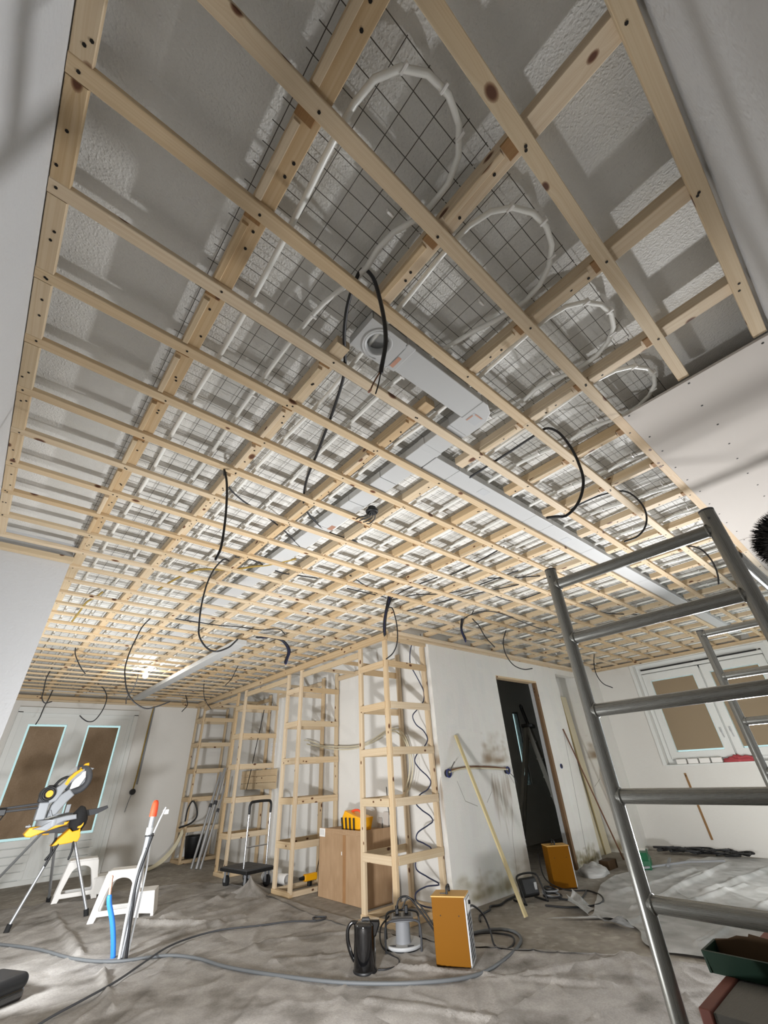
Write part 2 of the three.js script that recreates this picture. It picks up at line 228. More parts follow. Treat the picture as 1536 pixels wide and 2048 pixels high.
// double casement window with brown blinds
{
  const w = new THREE.Group(); w.name = 'window_1'; w.userData.kind = 'structure'; scene.add(w);
  const x = 8.3, W = M.joinery;
  mesh('window_frame', [boxG(x, 2.46, -2.8, x + 0.07, 2.53, -0.955), boxG(x, 1.06, -2.8, x + 0.07, 1.12, -0.955), boxG(x, 1.12, -2.8, x + 0.07, 2.46, -2.735), boxG(x, 1.12, -1.03, x + 0.07, 2.46, -0.955)], W, w);
  mesh('mullion', [boxG(x + 0.01, 1.1, -1.93, x + 0.06, 2.47, -1.82), boxG(x + 0.01, 2.34, -2.78, x + 0.06, 2.5, -0.97), boxG(x + 0.01, 1.08, -2.78, x + 0.06, 1.16, -0.97), boxG(x + 0.01, 1.08, -2.78, x + 0.06, 2.5, -2.7), boxG(x + 0.01, 1.08, -1.06, x + 0.06, 2.5, -0.97)], W, w);
  mesh('ventilation_grille', [boxG(x - 0.035, 2.385, -2.74, x + 0.01, 2.43, -1.03), boxG(x - 0.02, 2.43, -2.74, x, 2.436, -1.03)], W, w);
  mesh('grille_slot', [boxG(x - 0.04, 2.432, -2.72, x - 0.02, 2.45, -1.92), boxG(x - 0.04, 2.432, -1.88, x - 0.02, 2.45, -1.08)], M.black, w);
  mesh('casing', [beamG([8.19, 2.55, -2.84], [8.19, 2.55, -0.92], 0.02, 0.05), beamG([8.19, 1.06, -2.83], [8.19, 2.53, -2.83], 0.02, 0.05), beamG([8.19, 1.06, -0.925], [8.19, 2.53, -0.925], 0.02, 0.05)], W, w);
  for (const [z0, z1] of [[-2.735, -1.88], [-1.87, -1.03]]) {
    const s = mesh('sash', [boxG(x - 0.03, 2.26, z0 + 0.005, x + 0.05, 2.375, z1 - 0.005, 0.006), boxG(x - 0.03, 1.125, z0 + 0.005, x + 0.05, 1.225, z1 - 0.005, 0.006), boxG(x - 0.03, 1.22, z0 + 0.005, x + 0.05, 2.27, z0 + 0.11, 0.006), boxG(x - 0.03, 1.22, z1 - 0.11, x + 0.05, 2.27, z1 - 0.005, 0.006)], W, w);
    mesh('pane', boxG(x + 0.02, 1.22, z0 + 0.1, x + 0.025, 2.27, z1 - 0.1), M.darkGlass, w);
    mesh('blind', boxG(x - 0.012, 1.245, z0 + 0.118, x - 0.008, 2.25, z1 - 0.118), M.blind, w);
    const hz = z0 < -2 ? z1 - 0.055 : z0 + 0.055;
    mesh('handle', [boxG(x - 0.045, 1.44, hz - 0.012, x - 0.028, 1.5, hz + 0.012, 0.004), rodG([x - 0.05, 1.47, hz], [x - 0.05, 1.37, hz + 0.01], 0.007, 8)], M.lightGrey, s);
  }
  mesh('window_sill', boxG(8.185, 1.045, -2.82, x, 1.062, -0.94, 0.004), W, w);
  const w2 = new THREE.Group(); w2.name = 'unseen_window_2'; w2.userData.kind = 'structure'; scene.add(w2);  // out of view, placed to let daylight onto the right side
  mesh('window_frame', [boxG(8.3, 0.1, -0.62, 8.36, 0.18, 0.18), boxG(8.3, 2.22, -0.62, 8.36, 2.3, 0.18), boxG(8.3, 0.18, -0.62, 8.36, 2.22, -0.54), boxG(8.3, 0.18, 0.1, 8.36, 2.22, 0.18)], W, w2);
  mesh('pane', boxG(8.33, 0.18, -0.54, 8.335, 2.22, 0.1), M.glass, w2);
  const w3 = new THREE.Group(); w3.name = 'window_3'; w3.userData.kind = 'structure'; scene.add(w3);
  mesh('window_frame', [boxG(7.93, 0.85, -5.28, 7.96, 2.08, -5.22), boxG(8.11, 0.85, -5.28, 8.14, 2.08, -5.22), boxG(7.93, 2.05, -5.28, 8.14, 2.08, -5.22)], M.grey, w3);
  mesh('pane', boxG(7.96, 0.85, -5.255, 8.11, 2.05, -5.25), M.darkGlass, w3);
}

// ---------------------------------------------------------------- timber lattice under the ceiling
const lattice = thing('ceiling_lattice', 'pale pine batten lattice screwed in two crossed layers under the whole ceiling', 'battens');
const BW = 0.044, BH = 0.022, LY = CE + BH / 2, zk = k => -0.0335 - 0.3 * k + BW / 2;     // row k, its camera-side... lower edge at -0.0335-0.3k
const screwAt = [];
const screwG = (x, y, z, r = 0.0045) => { const g = new THREE.CylinderGeometry(r, r, 0.002, 6); g.translate(x, y, z); return g; };
const rowEnd = k => (k < 1 ? 1.845 : k < 12 ? 8.19 : 3.23), rowStart = k => (k < 12 ? -0.343 : -1.1);
const XB = [0.132, 0.592, 1.086, 1.545, 2.003, 2.446, 2.935, 3.4, 3.87, 4.34, 4.81, 5.28, 5.75, 6.22, 6.69, 7.16, 7.63, 8.06];
const rowZ = []; rowZ.push([0.262, -1]); for (let k = 0; k < 32; k++) rowZ.push([zk(k), k]);
for (const [z, k] of rowZ) {
  const x0 = rowStart(Math.max(k, 0)), x1 = rowEnd(k), cuts = [x0];
  if (k === 1) cuts.push(1.85);
  if (x1 - x0 > 5) cuts.push(k === 3 ? 2.47 : k === 2 ? 1.53 : rr(3.2, 5.2));
  cuts.push(x1);
  for (let i = 0; i + 1 < cuts.length; i++) mesh('batten', beamG([cuts[i], LY, z], [cuts[i + 1] - 0.0015, LY + rr(-0.0006, 0.0006), z + rr(-0.002, 0.002)], BW, BH), pine(), lattice);
}
// upper layer, interrupted where the flat air ducts pass
const ductGap = x => (x > 0.57 && x < 1.3 ? [[-0.83, -0.64]] : x > 1.4 ? [[-1.225, -1.05]] : []);
for (const x of XB) {
  const zEnd = x < 3.2 ? -9.7 : -3.6, gaps = ductGap(x);
  let z = x > 1.84 ? -0.27 : 0.28; const segs = [];
  if (x > 1.84) segs.push([0.28, -0.27]);
  for (const [a, b] of gaps) { segs.push([z, b]); z = a; } segs.push([z, zEnd]);
  for (const [a, b] of segs) {
    const n = Math.max(1, Math.round((a - b) / 3.3));
    for (let i = 0; i < n; i++) mesh('cross_batten', beamG([x, CE + BH + 0.022, a + (b - a) * i / n], [x, CE + BH + 0.022, a + (b - a) * (i + 1) / n + 0.002], x < 0.2 ? 0.066 : 0.06, 0.044), pine(), lattice);
  }
}
// thin counter strips along the left side of the upper battens, cut between the rows, with brown packing pieces at the crossings
for (let xi = 0; xi < XB.length; xi++) for (let k = 0; k < (xi < 7 ? 15 : 10); k++) {
  const x = XB[xi], zc = zk(k), gap = ductGap(x).some(([a, b]) => zc - 0.15 > a - 0.14 && zc - 0.15 < b + 0.14);
  if (x > 1.84 && k < 1) continue;
  if (zc - 0.26 < -3.6 && x > 3.2) continue;
  if (!gap && R() < 0.9) mesh('packing_piece', beamG([x - 0.01, CE + BH - 0.004, zc - 0.02], [x - 0.01, CE + BH - 0.004, zc - 0.02 - rr(0.018, 0.034)], 0.05, 0.008), M.shim, lattice);
  if (!gap && xi < 6 && k < 11) mesh('counter_strip', beamG([x - (x < 0.2 ? 0.022 : 0.019), CE + 0.0125, zc - 0.055], [x - (x < 0.2 ? 0.022 : 0.019), CE + 0.0125, zc - 0.275 + rr(0, 0.012)], 0.02, 0.0185), pine(), lattice);
}
for (let k = -1; k < 11; k++) { const za = (k < 0 ? 0.262 : zk(k)) - BW / 2 - 0.001, zb = zk(k + 1) + BW / 2 + 0.001; mesh('edge_block', beamG([-0.319, LY, za], [-0.319, LY, zb], 0.047, BH), pine(), lattice); }
// rim timbers along the walls
for (const [a, b, w, h] of [[[-0.34, CE - 0.02, -3.432], [0.1, CE - 0.02, -3.432], 0.044, 0.04], [[3.3, 2.548, -3.61], [8.19, 2.548, -3.61], 0.046, 0.045], [[3.3, CE - 0.014, -3.55], [8.19, CE - 0.014, -3.55], 0.04, 0.026], [[-1.1, 2.535, -9.77], [3.9, 2.535, -9.77], 0.05, 0.066], [[-1.1, 2.54, -9.62], [3.9, 2.54, -9.62], 0.044, 0.05], [[8.17, 2.552, -3.45], [8.17, 2.552, 0.28], 0.044, 0.036], [[8.1, CE - 0.014, -3.5], [8.1, CE - 0.014, -0.3], 0.044, 0.026]]) mesh('rim_timber', beamG(a, b, w, h), pine(), lattice);
for (const [z, k] of rowZ) for (const x of [-0.32, ...XB]) { if (x > rowEnd(k) - 0.02 || (k > 11 && x < 0)) continue; screwAt.push([x + rr(-0.012, 0.012), z + rr(-0.008, 0.008)]); if (R() < 0.35) screwAt.push([x + rr(-0.03, 0.03), z + rr(-0.01, 0.01)]); }
for (let k = 0; k < 10; k++) for (let i = 0; i < 2; i++) screwAt.push([-0.319 + rr(-0.014, 0.014), zk(k) - rr(0.05, 0.25)]);
const sc = mesh('screw_heads', screwAt.map(([x, z]) => screwG(x, CE - 0.0005, z)), M.screw, lattice); sc.userData.kind = 'stuff';
const sc2 = []; for (const x of XB) for (let k = 0; k < 11; k++) for (let i = 0; i < 2; i++) { const z = zk(k) - rr(0.06, 0.24); if (!ductGap(x).some(([a, b]) => z > a - 0.02 && z < b + 0.02) && !(x > 1.84 && k < 1) && z > -3.6) sc2.push(screwG(x + rr(0.0, 0.02), CE + BH - 0.0005, z, 0.005)); }
mesh('upper_screw_heads', sc2, M.screw, lattice).userData.kind = 'stuff';

// wire mesh with heating pipe, one strip per bay
const ordinals = ['first', 'second', 'third', 'fourth', 'fifth', 'sixth', 'seventh', 'eighth', 'ninth', 'tenth', 'eleventh', 'twelfth', 'thirteenth', 'fourteenth', 'fifteenth', 'sixteenth', 'seventeenth'];
const MY = 2.650;
const wireX = (x0, x1, y, z, r) => { const g = prism([[r, 0], [0, r], [-r, 0], [0, -r]], x1 - x0); g.applyMatrix4(new THREE.Matrix4().makeBasis(V(0, 0, -1), V(0, 1, 0), V(1, 0, 0)).setPosition(x0, y, z)); return g; };
const wireZ = (x, y, z0, z1, r) => { const g = prism([[r, 0], [0, r], [-r, 0], [0, -r]], z0 - z1); g.applyMatrix4(new THREE.Matrix4().makeBasis(V(-1, 0, 0), V(0, 1, 0), V(0, 0, -1)).setPosition(x, y, z0)); return g; };
for (let i = 0; i < XB.length - 1; i++) {
  const xa = XB[i] - (i ? 0.03 : 0.068), xb = XB[i + 1] - 0.036, zEnd = XB[i] < 3.0 ? -9.6 : -3.5, start = i < 3 ? -0.082 : i < 4 ? -0.09 : -0.1;
  const t = thing('heating_mesh', `dark wire mesh strip carrying a white heating pipe loop, ${ordinals[i]} bay from the left wall`, 'mesh');
  const cuts = zEnd < -5 ? [start, -2.62, -5.0, -7.35, zEnd] : [start, -2.62, zEnd];
  for (let c = 0; c + 1 < cuts.length; c++) {
    const g = [], z0 = cuts[c] + (c ? 0.05 : 0), z1 = cuts[c + 1], y = MY + (c % 2) * 0.006, n = Math.round((xb - xa - 0.02) / 0.084);
    for (let z = z0 - 0.004; z > z1; z -= 0.0562) g.push(wireX(xa, xb, y, z, 0.0012));
    for (let k = 0; k <= n; k++) g.push(wireZ(xa + 0.02 + (xb - xa - 0.03) * k / n, y + 0.0024, z0, z1, 0.0012));
    mesh('wire_mesh', g, M.wire, t);
  }
  // pipe loop: up the left leg, round, and down the right leg
  const xl = XB[i] + rr(0.06, 0.08), xr = XB[i] + rr(0.30, 0.33), rightBulge = XB[i + 1] - 0.06, P = [], py = MY - 0.0135, zs = start - 0.0;
  const ze = zEnd + 0.1, st = [];
  for (let z = ze; z < -0.9; z += 0.6) st.push([xl + rr(-0.012, 0.012) + 0.03, py, z]);
  const cx = (xl + rightBulge) / 2, ra = (rightBulge - xl) / 2, cz = zs - ra - 0.004;
  P.push(...st, [xl + 0.03, py, -0.95], [xl + 0.012, py, cz - 0.28], [xl, py, cz - 0.1]);
  for (let q = 0; q <= 8; q++) { const an = Math.PI * (1 - q / 8); P.push([cx + ra * Math.cos(an), py, cz + ra * Math.sin(an)]); }
  P.push([rightBulge - 0.012, py, cz - 0.09], [rightBulge - 0.05, py, cz - 0.2], [xr + 0.045, py, cz - 0.33], [xr, py, cz - 0.52]);
  for (let z = -1.3; z > ze; z -= 0.6) P.push([xr + rr(-0.012, 0.012), py, z]);
  mesh('heating_pipe', tubeG(P, 0.0098, 8, P.length * 6), M.pipe, t);
  const cg = []; for (let z = zs - 0.3; z > Math.max(ze, -3.4); z -= rr(0.32, 0.5)) cg.push(boxG(xr - 0.013, py - 0.012, z - 0.004, xr + 0.013, py + 0.012, z + 0.004, 0.002)); for (const an of [0.9, 1.6, 2.3]) cg.push(boxG(cx + ra * Math.cos(an) - 0.004, py - 0.012, cz + ra * Math.sin(an) - 0.014, cx + ra * Math.cos(an) + 0.004, py + 0.012, cz + ra * Math.sin(an) + 0.014, 0.002));
  mesh('cable_ties', cg, M.white, t);
}

// plasterboard sheets already screwed up on the right
const boards = [[1.853, 3.97, 'cream plasterboard sheet with rows of screws beside the open battens, its corner nearest the camera'], [3.976, 6.3, 'farther plasterboard sheet on the ceiling above the scaffold, beyond the joint']];
boards.forEach(([x0, x1, l]) => {
  const t = thing('plasterboard', l, 'plasterboard', [0, 0, 0], 0);
  mesh('sheet', boxG(x0, CE - 0.0128, -0.288, x1, CE - 0.0004, 0.285, 0.002), M.board, t);
  const g = []; for (let x = x0 + 0.03; x < x1; x += 0.21) for (const z of [-0.262, -0.01, 0.255]) g.push(screwG(x + rr(-0.02, 0.02), CE - 0.0131, z + rr(-0.006, 0.006), 0.005));
  mesh('screw_heads', g, M.screw, t).userData.kind = 'stuff';
});

// ---------------------------------------------------------------- flat air ducts between the battens
const DY0 = CE + BH + 0.003, DY1 = DY0 + 0.046;
{
  const t = thing('air_duct', 'short flat white ventilation duct ending in a round collar near the hanging cable loop', 'duct');
  // collar plate with a round opening
  const hole = new THREE.Path(); hole.absarc(0, 0, 0.045, 0, Math.PI * 2, true);
  const pl = shapeG([[-0.085, -0.07], [0.085, -0.07], [0.1, -0.05], [0.1, 0.05], [0.085, 0.07], [-0.085, 0.07]], 0.006, 0.001, [hole]); pl.rotateX(Math.PI / 2); pl.translate(0.692, DY0 + 0.004, -0.737);
  mesh('collar_plate', pl, M.duct, t);
  mesh('box', [boxG(0.607, DY0, -0.807, 0.613, DY1, -0.667), boxG(0.61, DY0, -0.807, 0.79, DY1, -0.802), boxG(0.61, DY0, -0.672, 0.79, DY1, -0.667), boxG(0.607, DY1 - 0.004, -0.807, 0.792, DY1, -0.667)], M.duct, t);
  const ring = latheG([[0.045, 0.03], [0.0445, -0.004], [0.056, -0.006], [0.06, 0], [0.058, 0.006]], 32); ring.translate(0.692, DY0, -0.737); mesh('collar', ring, M.duct, t);
  const c2 = new THREE.TorusGeometry(0.068, 0.006, 8, 28, Math.PI * 1.1); c2.rotateX(Math.PI / 2); c2.rotateY(-1.7); c2.translate(0.70, DY0 - 0.001, -0.737); mesh('rim', c2, M.duct, t);
  mesh('channel', boxG(0.80, DY0, -0.795, 1.27, DY1, -0.667, 0.004), M.duct, t);
  mesh('band', [boxG(0.786, DY0 - 0.003, -0.80, 0.83, DY1 + 0.001, -0.662, 0.004)], M.duct, t);
  mesh('tape', boxG(0.795, DY0 - 0.0042, -0.785, 0.812, DY0 - 0.003, -0.73), M.copper, t);
  const el = shapeG([[1.27, 0.667], [1.3, 0.667], [1.35, 0.69], [1.38, 0.735], [1.388, 0.79], [1.388, 0.86], [1.258, 0.86], [1.258, 0.795], [1.27, 0.795]].map(([a, b]) => [a, b]), DY1 - DY0, 0.003); el.rotateX(Math.PI / 2); el.scale(1, 1, -1); const ix = el.attributes.position; el.translate(0, DY1, 0); { const p = el.attributes.position.array, n = el.attributes.normal.array, u = el.attributes.uv.array; const sw = (a, s, i, j) => { for (let k = 0; k < s; k++) { const q = a[i * s + k]; a[i * s + k] = a[j * s + k]; a[j * s + k] = q; } }; for (let i = 0; i < ix.count; i += 3) { sw(p, 3, i + 1, i + 2); sw(n, 3, i + 1, i + 2); sw(u, 2, i + 1, i + 2); } }
  mesh('elbow', el, M.duct, t);
  mesh('label', boxG(1.29, DY0 - 0.004, -0.79, 1.36, DY0 - 0.0032, -0.735), M.lightGrey, t); mesh('label_edge', [boxG(1.30, DY0 - 0.0046, -0.742, 1.35, DY0 - 0.0040, -0.735), boxG(1.292, DY0 - 0.0046, -0.79, 1.30, DY0 - 0.0040, -0.75)], M.copper, t);
}
{
  const t = thing('air_duct', 'long flat white duct running away to the left window wall beneath the mesh', 'duct');
  let z = -0.865; for (const l of [0.19, 0.34, 0.3, 0.36, 0.9, 0.9, 0.9, 0.9]) { mesh('channel', boxG(1.258, DY0, z - l + 0.003, 1.385, DY1, z, 0.003), M.duct, t); z -= l; }
  mesh('band', [boxG(1.255, DY0 - 0.002, -1.075, 1.388, DY1, -1.035, 0.003), boxG(1.255, DY0 - 0.002, -2.28, 1.388, DY1, -2.23, 0.003)], M.duct, t);
  mesh('label', boxG(1.345, DY0 - 0.0012, -2.06, 1.38, DY0 - 0.0002, -2.0), M.copper, t);
}
{
  const t = thing('air_duct', 'long flat white duct running right behind the scaffold towards the blind-covered window', 'duct');
  let x = 1.392; for (const l of [0.19, 0.8, 0.22, 0.62, 0.4, 0.7, 0.6, 0.6, 0.6, 0.6, 0.6, 0.3]) { mesh('channel', boxG(x, DY0, -1.2, x + l - 0.003, DY1, -1.075, 0.003), M.duct, t); x += l; }
  mesh('label', boxG(1.83, DY0 - 0.0012, -1.15, 1.9, DY0 - 0.0002, -1.1), M.lightGrey, t); mesh('label', boxG(2.86, DY0 - 0.0012, -1.17, 2.93, DY0 - 0.0002, -1.11), M.lightGrey, t);
}
{
  const t = thing('air_duct', 'flat white duct strip hung below the battens in the far left part of the room', 'duct');
  let z = -4.75; for (const l of [1.5, 1.5, 1.45]) { mesh('channel', boxG(1.9, 2.512, z - l + 0.004, 2.03, 2.568, z, 0.003), M.duct, t); z -= l; }
}

// ---------------------------------------------------------------- cables hanging from the ceiling
function cable(label, pts, r = 0.0055, mat = M.cable, group) { const m = mesh('cable', tubeG(pts, r, 7, pts.length * 6), mat); return tag(m, label, 'cable', group); }
{
  const t = thing('cable', 'black cable looped over a batten beside the round duct collar, its end stripped', 'cable');
  mesh('sheath', tubeG([[1.71, 2.6, -2.16], [1.61, 2.6, -2.09], [1.5, 2.6, -2.1], [1.38, 2.605, -2.1], [1.22, 2.6, -2.02], [1.09, 2.605, -1.93], [0.97, 2.61, -1.73], [0.85, 2.61, -1.39], [0.74, 2.605, -1.09], [0.67, 2.605, -0.93], [0.56, 2.606, -0.78], [0.51, 2.61, -0.69], [0.48, 2.62, -0.6], [0.49, 2.655, -0.575], [0.51, 2.61, -0.555], [0.53, 2.49, -0.545], [0.54, 2.27, -0.54], [0.525, 2.12, -0.555]], 0.0068, 8, 110), M.cable, t);
  mesh('bare_wire', tubeG([[0.525, 2.125, -0.555], [0.505, 2.07, -0.565], [0.495, 2.035, -0.57]], 0.0022, 5), M.cableBrown, t); mesh('bare_wire', tubeG([[0.526, 2.125, -0.555], [0.518, 2.07, -0.56], [0.51, 2.03, -0.565]], 0.002, 5), M.cable, t);
  mesh('copper_tip', tubeG([[0.497, 2.04, -0.57], [0.492, 2.03, -0.572]], 0.0035, 6), M.copper, t);
}
cable('black cable bowed down below the battens near the near corner of the plasterboard', [[1.68, 2.6, -1.08], [1.675, 2.6, -0.8], [1.67, 2.6, -0.66], [1.665, 2.595, -0.575], [1.68, 2.56, -0.54], [1.69, 2.45, -0.51], [1.69, 2.33, -0.5], [1.69, 2.23, -0.51], [1.67, 2.13, -0.56], [1.65, 2.09, -0.62], [1.64, 2.1, -0.65], [1.63, 2.11, -0.69]], 0.0065);
cable('thinner black cable bowed below the battens above the scaffold top rail', [[2.53, 2.6, -0.95], [2.51, 2.605, -0.81], [2.53, 2.605, -0.66], [2.57, 2.59, -0.57], [2.58, 2.53, -0.53], [2.58, 2.42, -0.51], [2.58, 2.33, -0.54], [2.57, 2.28, -0.6], [2.55, 2.27, -0.67]], 0.0055);
cable('black cable curving down between the two upper rungs of the scaffold', [[3.8, 2.605, -0.72], [3.83, 2.585, -0.57], [3.84, 2.54, -0.52], [3.84, 2.42, -0.49], [3.84, 2.31, -0.5], [3.84, 2.25, -0.52]], 0.006);
cable('short straight black cable hanging left of centre above the long curved cable', [[0.6, 2.605, -1.98], [0.545, 2.6, -1.87], [0.53, 2.57, -1.82], [0.55, 2.5, -1.81], [0.57, 2.38, -1.81], [0.58, 2.21, -1.8], [0.58, 2.1, -1.8], [0.57, 2.05, -1.81]], 0.006);
cable('grey black cable lying over the battens from the short hanging cable to the right', [[0.545, 2.598, -1.86], [0.57, 2.6, -1.9], [0.63, 2.6, -2], [0.73, 2.6, -2.07], [0.92, 2.6, -2.15], [1.1, 2.6, -2.24], [1.33, 2.6, -2.39]], 0.005);
cable('big black cable loop in front of the far left duct strip, the nearest large loop', [[1.02, 2.605, -2.92], [0.97, 2.59, -2.88], [0.92, 2.51, -2.9], [0.89, 2.39, -2.91], [0.88, 2.21, -2.91], [0.89, 2.08, -2.91], [0.9, 2.01, -2.9], [0.94, 1.95, -2.89], [0.98, 1.92, -2.88], [1.02, 1.91, -2.86], [1.07, 1.93, -2.85], [1.1, 1.95, -2.84], [1.14, 2, -2.83]], 0.006);
cable('black cable loop hanging farther left, ending in front of the glazed door wall', [[0.95, 2.605, -4.55], [0.92, 2.59, -4.52], [0.86, 2.49, -4.53], [0.83, 2.36, -4.53], [0.81, 2.23, -4.54], [0.81, 2.09, -4.54], [0.83, 2.01, -4.53], [0.86, 1.93, -4.53], [0.91, 1.85, -4.52], [0.98, 1.79, -4.5], [1.06, 1.76, -4.49], [1.14, 1.78, -4.47], [1.23, 1.82, -4.45]], 0.006);
cable('thin cable hanging beside the white bulb, its lower end bent', [[1.47, 2.62, -7.2], [1.48, 2.49, -7.2], [1.46, 2.37, -7.2], [1.41, 2.24, -7.21], [1.42, 2.17, -7.21]], 0.007);
cable('black cable bowed like a hook in front of the papered glazed door', [[1.18, 2.61, -8.43], [1.27, 2.55, -8.42], [1.35, 2.43, -8.41], [1.36, 2.31, -8.4], [1.33, 2.17, -8.41], [1.27, 2.07, -8.42], [1.2, 2.06, -8.43], [1.12, 2.1, -8.44], [1.07, 2.14, -8.44]], 0.008);
cable('leftmost hanging cable with a turned up end above the left door pane', [[0.45, 2.61, -7.5], [0.43, 2.48, -7.5], [0.45, 2.32, -7.5], [0.46, 2.23, -7.49], [0.51, 2.17, -7.49], [0.58, 2.19, -7.49]], 0.007);
cable('straight cable hanging down to the top edge of the left papered pane', [[0.66, 2.6, -9.05], [0.65, 2.45, -9.05], [0.63, 2.33, -9.06], [0.62, 2.16, -9.06], [0.6, 2.07, -9.06]], 0.008);
cable('short grey cable hanging among the far battens near the pier', [[0.52, 2.61, -6.15], [0.54, 2.53, -6.15], [0.59, 2.45, -6.15], [0.64, 2.38, -6.14], [0.7, 2.32, -6.14]], 0.006);
cable('short curved cable hanging before the blank far wall right of the door', [[2.74, 2.6, -8.94], [2.78, 2.5, -8.92], [2.8, 2.43, -8.92], [2.73, 2.32, -8.94]], 0.008);
cable('cable hanging left of the last closet frame top, end bent right', [[2.56, 2.61, -7.52], [2.57, 2.48, -7.51], [2.6, 2.36, -7.5], [2.65, 2.27, -7.48], [2.73, 2.18, -7.46]], 0.006);
cable('slanted cable hanging between the far duct strip and the closet header', [[2.57, 2.62, -6.21], [2.53, 2.5, -6.22], [2.5, 2.42, -6.23], [2.44, 2.34, -6.26]], 0.006);
cable('thin black cable hanging in an oval loop onto the nearest closet frame', [[2.62, 2.5, -2.9], [2.655, 2.55, -2.93], [2.69, 2.55, -2.91], [2.71, 2.46, -2.89], [2.72, 2.32, -2.88], [2.71, 2.19, -2.89], [2.68, 2.11, -2.92], [2.63, 2.06, -2.96]], 0.006);
cable('black cable running down from the twin bundle to the doorway wall', [[3.6, 2.6, -2.6], [3.73, 2.58, -2.73], [3.76, 2.49, -2.68], [3.79, 2.36, -2.64], [3.84, 2.24, -2.58]], 0.006);
cable('black cable hanging in a hook above the dark doorway', [[4.6, 2.61, -2.88], [4.57, 2.48, -2.93], [4.57, 2.33, -2.93], [4.6, 2.19, -2.87], [4.66, 2.13, -2.78], [4.71, 2.13, -2.7]], 0.006);
cable('thin cable hanging in the corner left of the blind covered window', [[7.04, 2.61, -2.9], [7.02, 2.47, -2.94], [7.02, 2.3, -2.95], [7.04, 2.17, -2.9], [7.08, 2.1, -2.8]], 0.007);
function bundle(label, pts, n, r = 0.006, blue = 2, spread = 0.012) {
  const t = thing('cable_bundle', label, 'cables');
  for (let i = 0; i < n; i++) { const a = i * 2.4, q = spread * Math.sqrt(i / n); mesh('cable', tubeG(pts.map(([x, y, z], k) => [x + q * Math.cos(a) + (k === 0 ? q * 2 * Math.sin(a * 3) : 0), y - (k === pts.length - 1 ? rr(0, 0.05) : 0), z + q * Math.sin(a)]), r, 6, 24), i < blue ? M.cableBlue : M.cable, t); }
}
bundle('thick black cable bundle hanging straight down above the nearest closet frame', [[2.62, 2.63, -2.86], [2.59, 2.49, -2.88], [2.58, 2.39, -2.9], [2.57, 2.3, -2.9]], 9);
bundle('short cable bundle hanging above the left end of the doorway wall', [[3.78, 2.62, -2.9], [3.76, 2.5, -2.92], [3.78, 2.4, -2.9]], 7, 0.006, 3);
bundle('bent cable bundle spraying out of the ceiling left of the closet frames', [[2.16, 2.62, -4.75], [2.28, 2.605, -4.62], [2.40, 2.56, -4.55], [2.46, 2.45, -4.51], [2.44, 2.34, -4.53]], 9, 0.0065, 4, 0.018);
const runs = [
  ['black cable lying along the battens right of the big loop', [[1.03, 2.6, -2.82], [1.12, 2.6, -2.79], [1.28, 2.605, -2.84], [1.45, 2.6, -2.88], [1.58, 2.6, -2.85], [1.75, 2.6, -2.81]]],
  ['upper of two cables meeting at the straight hanging bundle, coming from the left', [[1.95, 2.605, -2.61], [2.16, 2.605, -2.7], [2.38, 2.605, -2.79], [2.58, 2.61, -2.86]]],
  ['lower of two cables meeting at the straight hanging bundle, coming from the left', [[2.1, 2.6, -2.85], [2.24, 2.6, -2.84], [2.42, 2.6, -2.83], [2.56, 2.605, -2.84]]],
  ['long cable lying under the far battens towards the bent bundle', [[1.1, 2.56, -4.36], [1.33, 2.562, -4.36], [1.5, 2.56, -4.35], [1.73, 2.555, -4.27], [1.97, 2.56, -4.26], [2.11, 2.56, -4.14], [2.26, 2.56, -4.27]]],
  ['cable lying over the battens between the straight bundle and the long right duct', [[2.61, 2.605, -1.5], [2.64, 2.6, -1.75], [2.66, 2.6, -1.95], [2.66, 2.6, -2.17]]],
  ['cable running away from the straight bundle past the battens, left one', [[2.62, 2.605, -2.86], [2.57, 2.6, -2.6], [2.58, 2.6, -2.4], [2.6, 2.6, -2.2]]],
  ['thick dark tangle of cable lying above the short bundle by the doorway wall', [[3.74, 2.56, -2.88], [3.61, 2.56, -2.73], [3.57, 2.555, -2.53], [3.65, 2.56, -2.45], [3.84, 2.56, -2.42], [4.2, 2.56, -2.45], [4.71, 2.56, -2.49], [5.08, 2.56, -2.46]]],
  ['cable disappearing behind the top of the left scaffold post', [[3.0, 2.6, -1.95], [3.13, 2.6, -1.86], [3.36, 2.605, -1.66], [3.52, 2.6, -1.5]]],
  ['cable running away from the straight bundle past the battens, right one', [[2.64, 2.605, -2.87], [2.74, 2.6, -2.61], [2.88, 2.6, -2.5], [3.03, 2.6, -2.3], [3.07, 2.6, -1.97], [3.1, 2.605, -1.7]]],
  ['longest thin cable crossing the battens above the doorway wall', [[2.97, 2.6, -3.09], [3.02, 2.6, -2.91], [3.15, 2.605, -2.48], [3.2, 2.6, -2.29], [3.36, 2.6, -1.91], [3.46, 2.6, -1.63]]],
  ['cable lying over the battens left of the scaffold post near the dark tangle', [[3.24, 2.6, -2.16], [3.5, 2.605, -2.2], [3.72, 2.6, -2.16], [3.75, 2.6, -1.84]]],
  ['cable lying flat behind the upper scaffold rungs', [[4.1, 2.6, -1.9], [4.5, 2.6, -1.75], [5.0, 2.605, -1.8], [5.4, 2.6, -1.6]]],
];
for (const [l, p] of runs) cable(l, p, 0.0055);
cable('yellowish flexible conduit winding above the battens left of centre', [[0.76, 2.6, -3.78], [0.82, 2.6, -3.41], [0.89, 2.6, -3.19], [1.02, 2.6, -3.1], [1.14, 2.6, -3], [1.2, 2.6, -2.91], [1.28, 2.6, -2.82], [1.35, 2.6, -2.7], [1.41, 2.6, -2.59]], 0.009, M.flex);
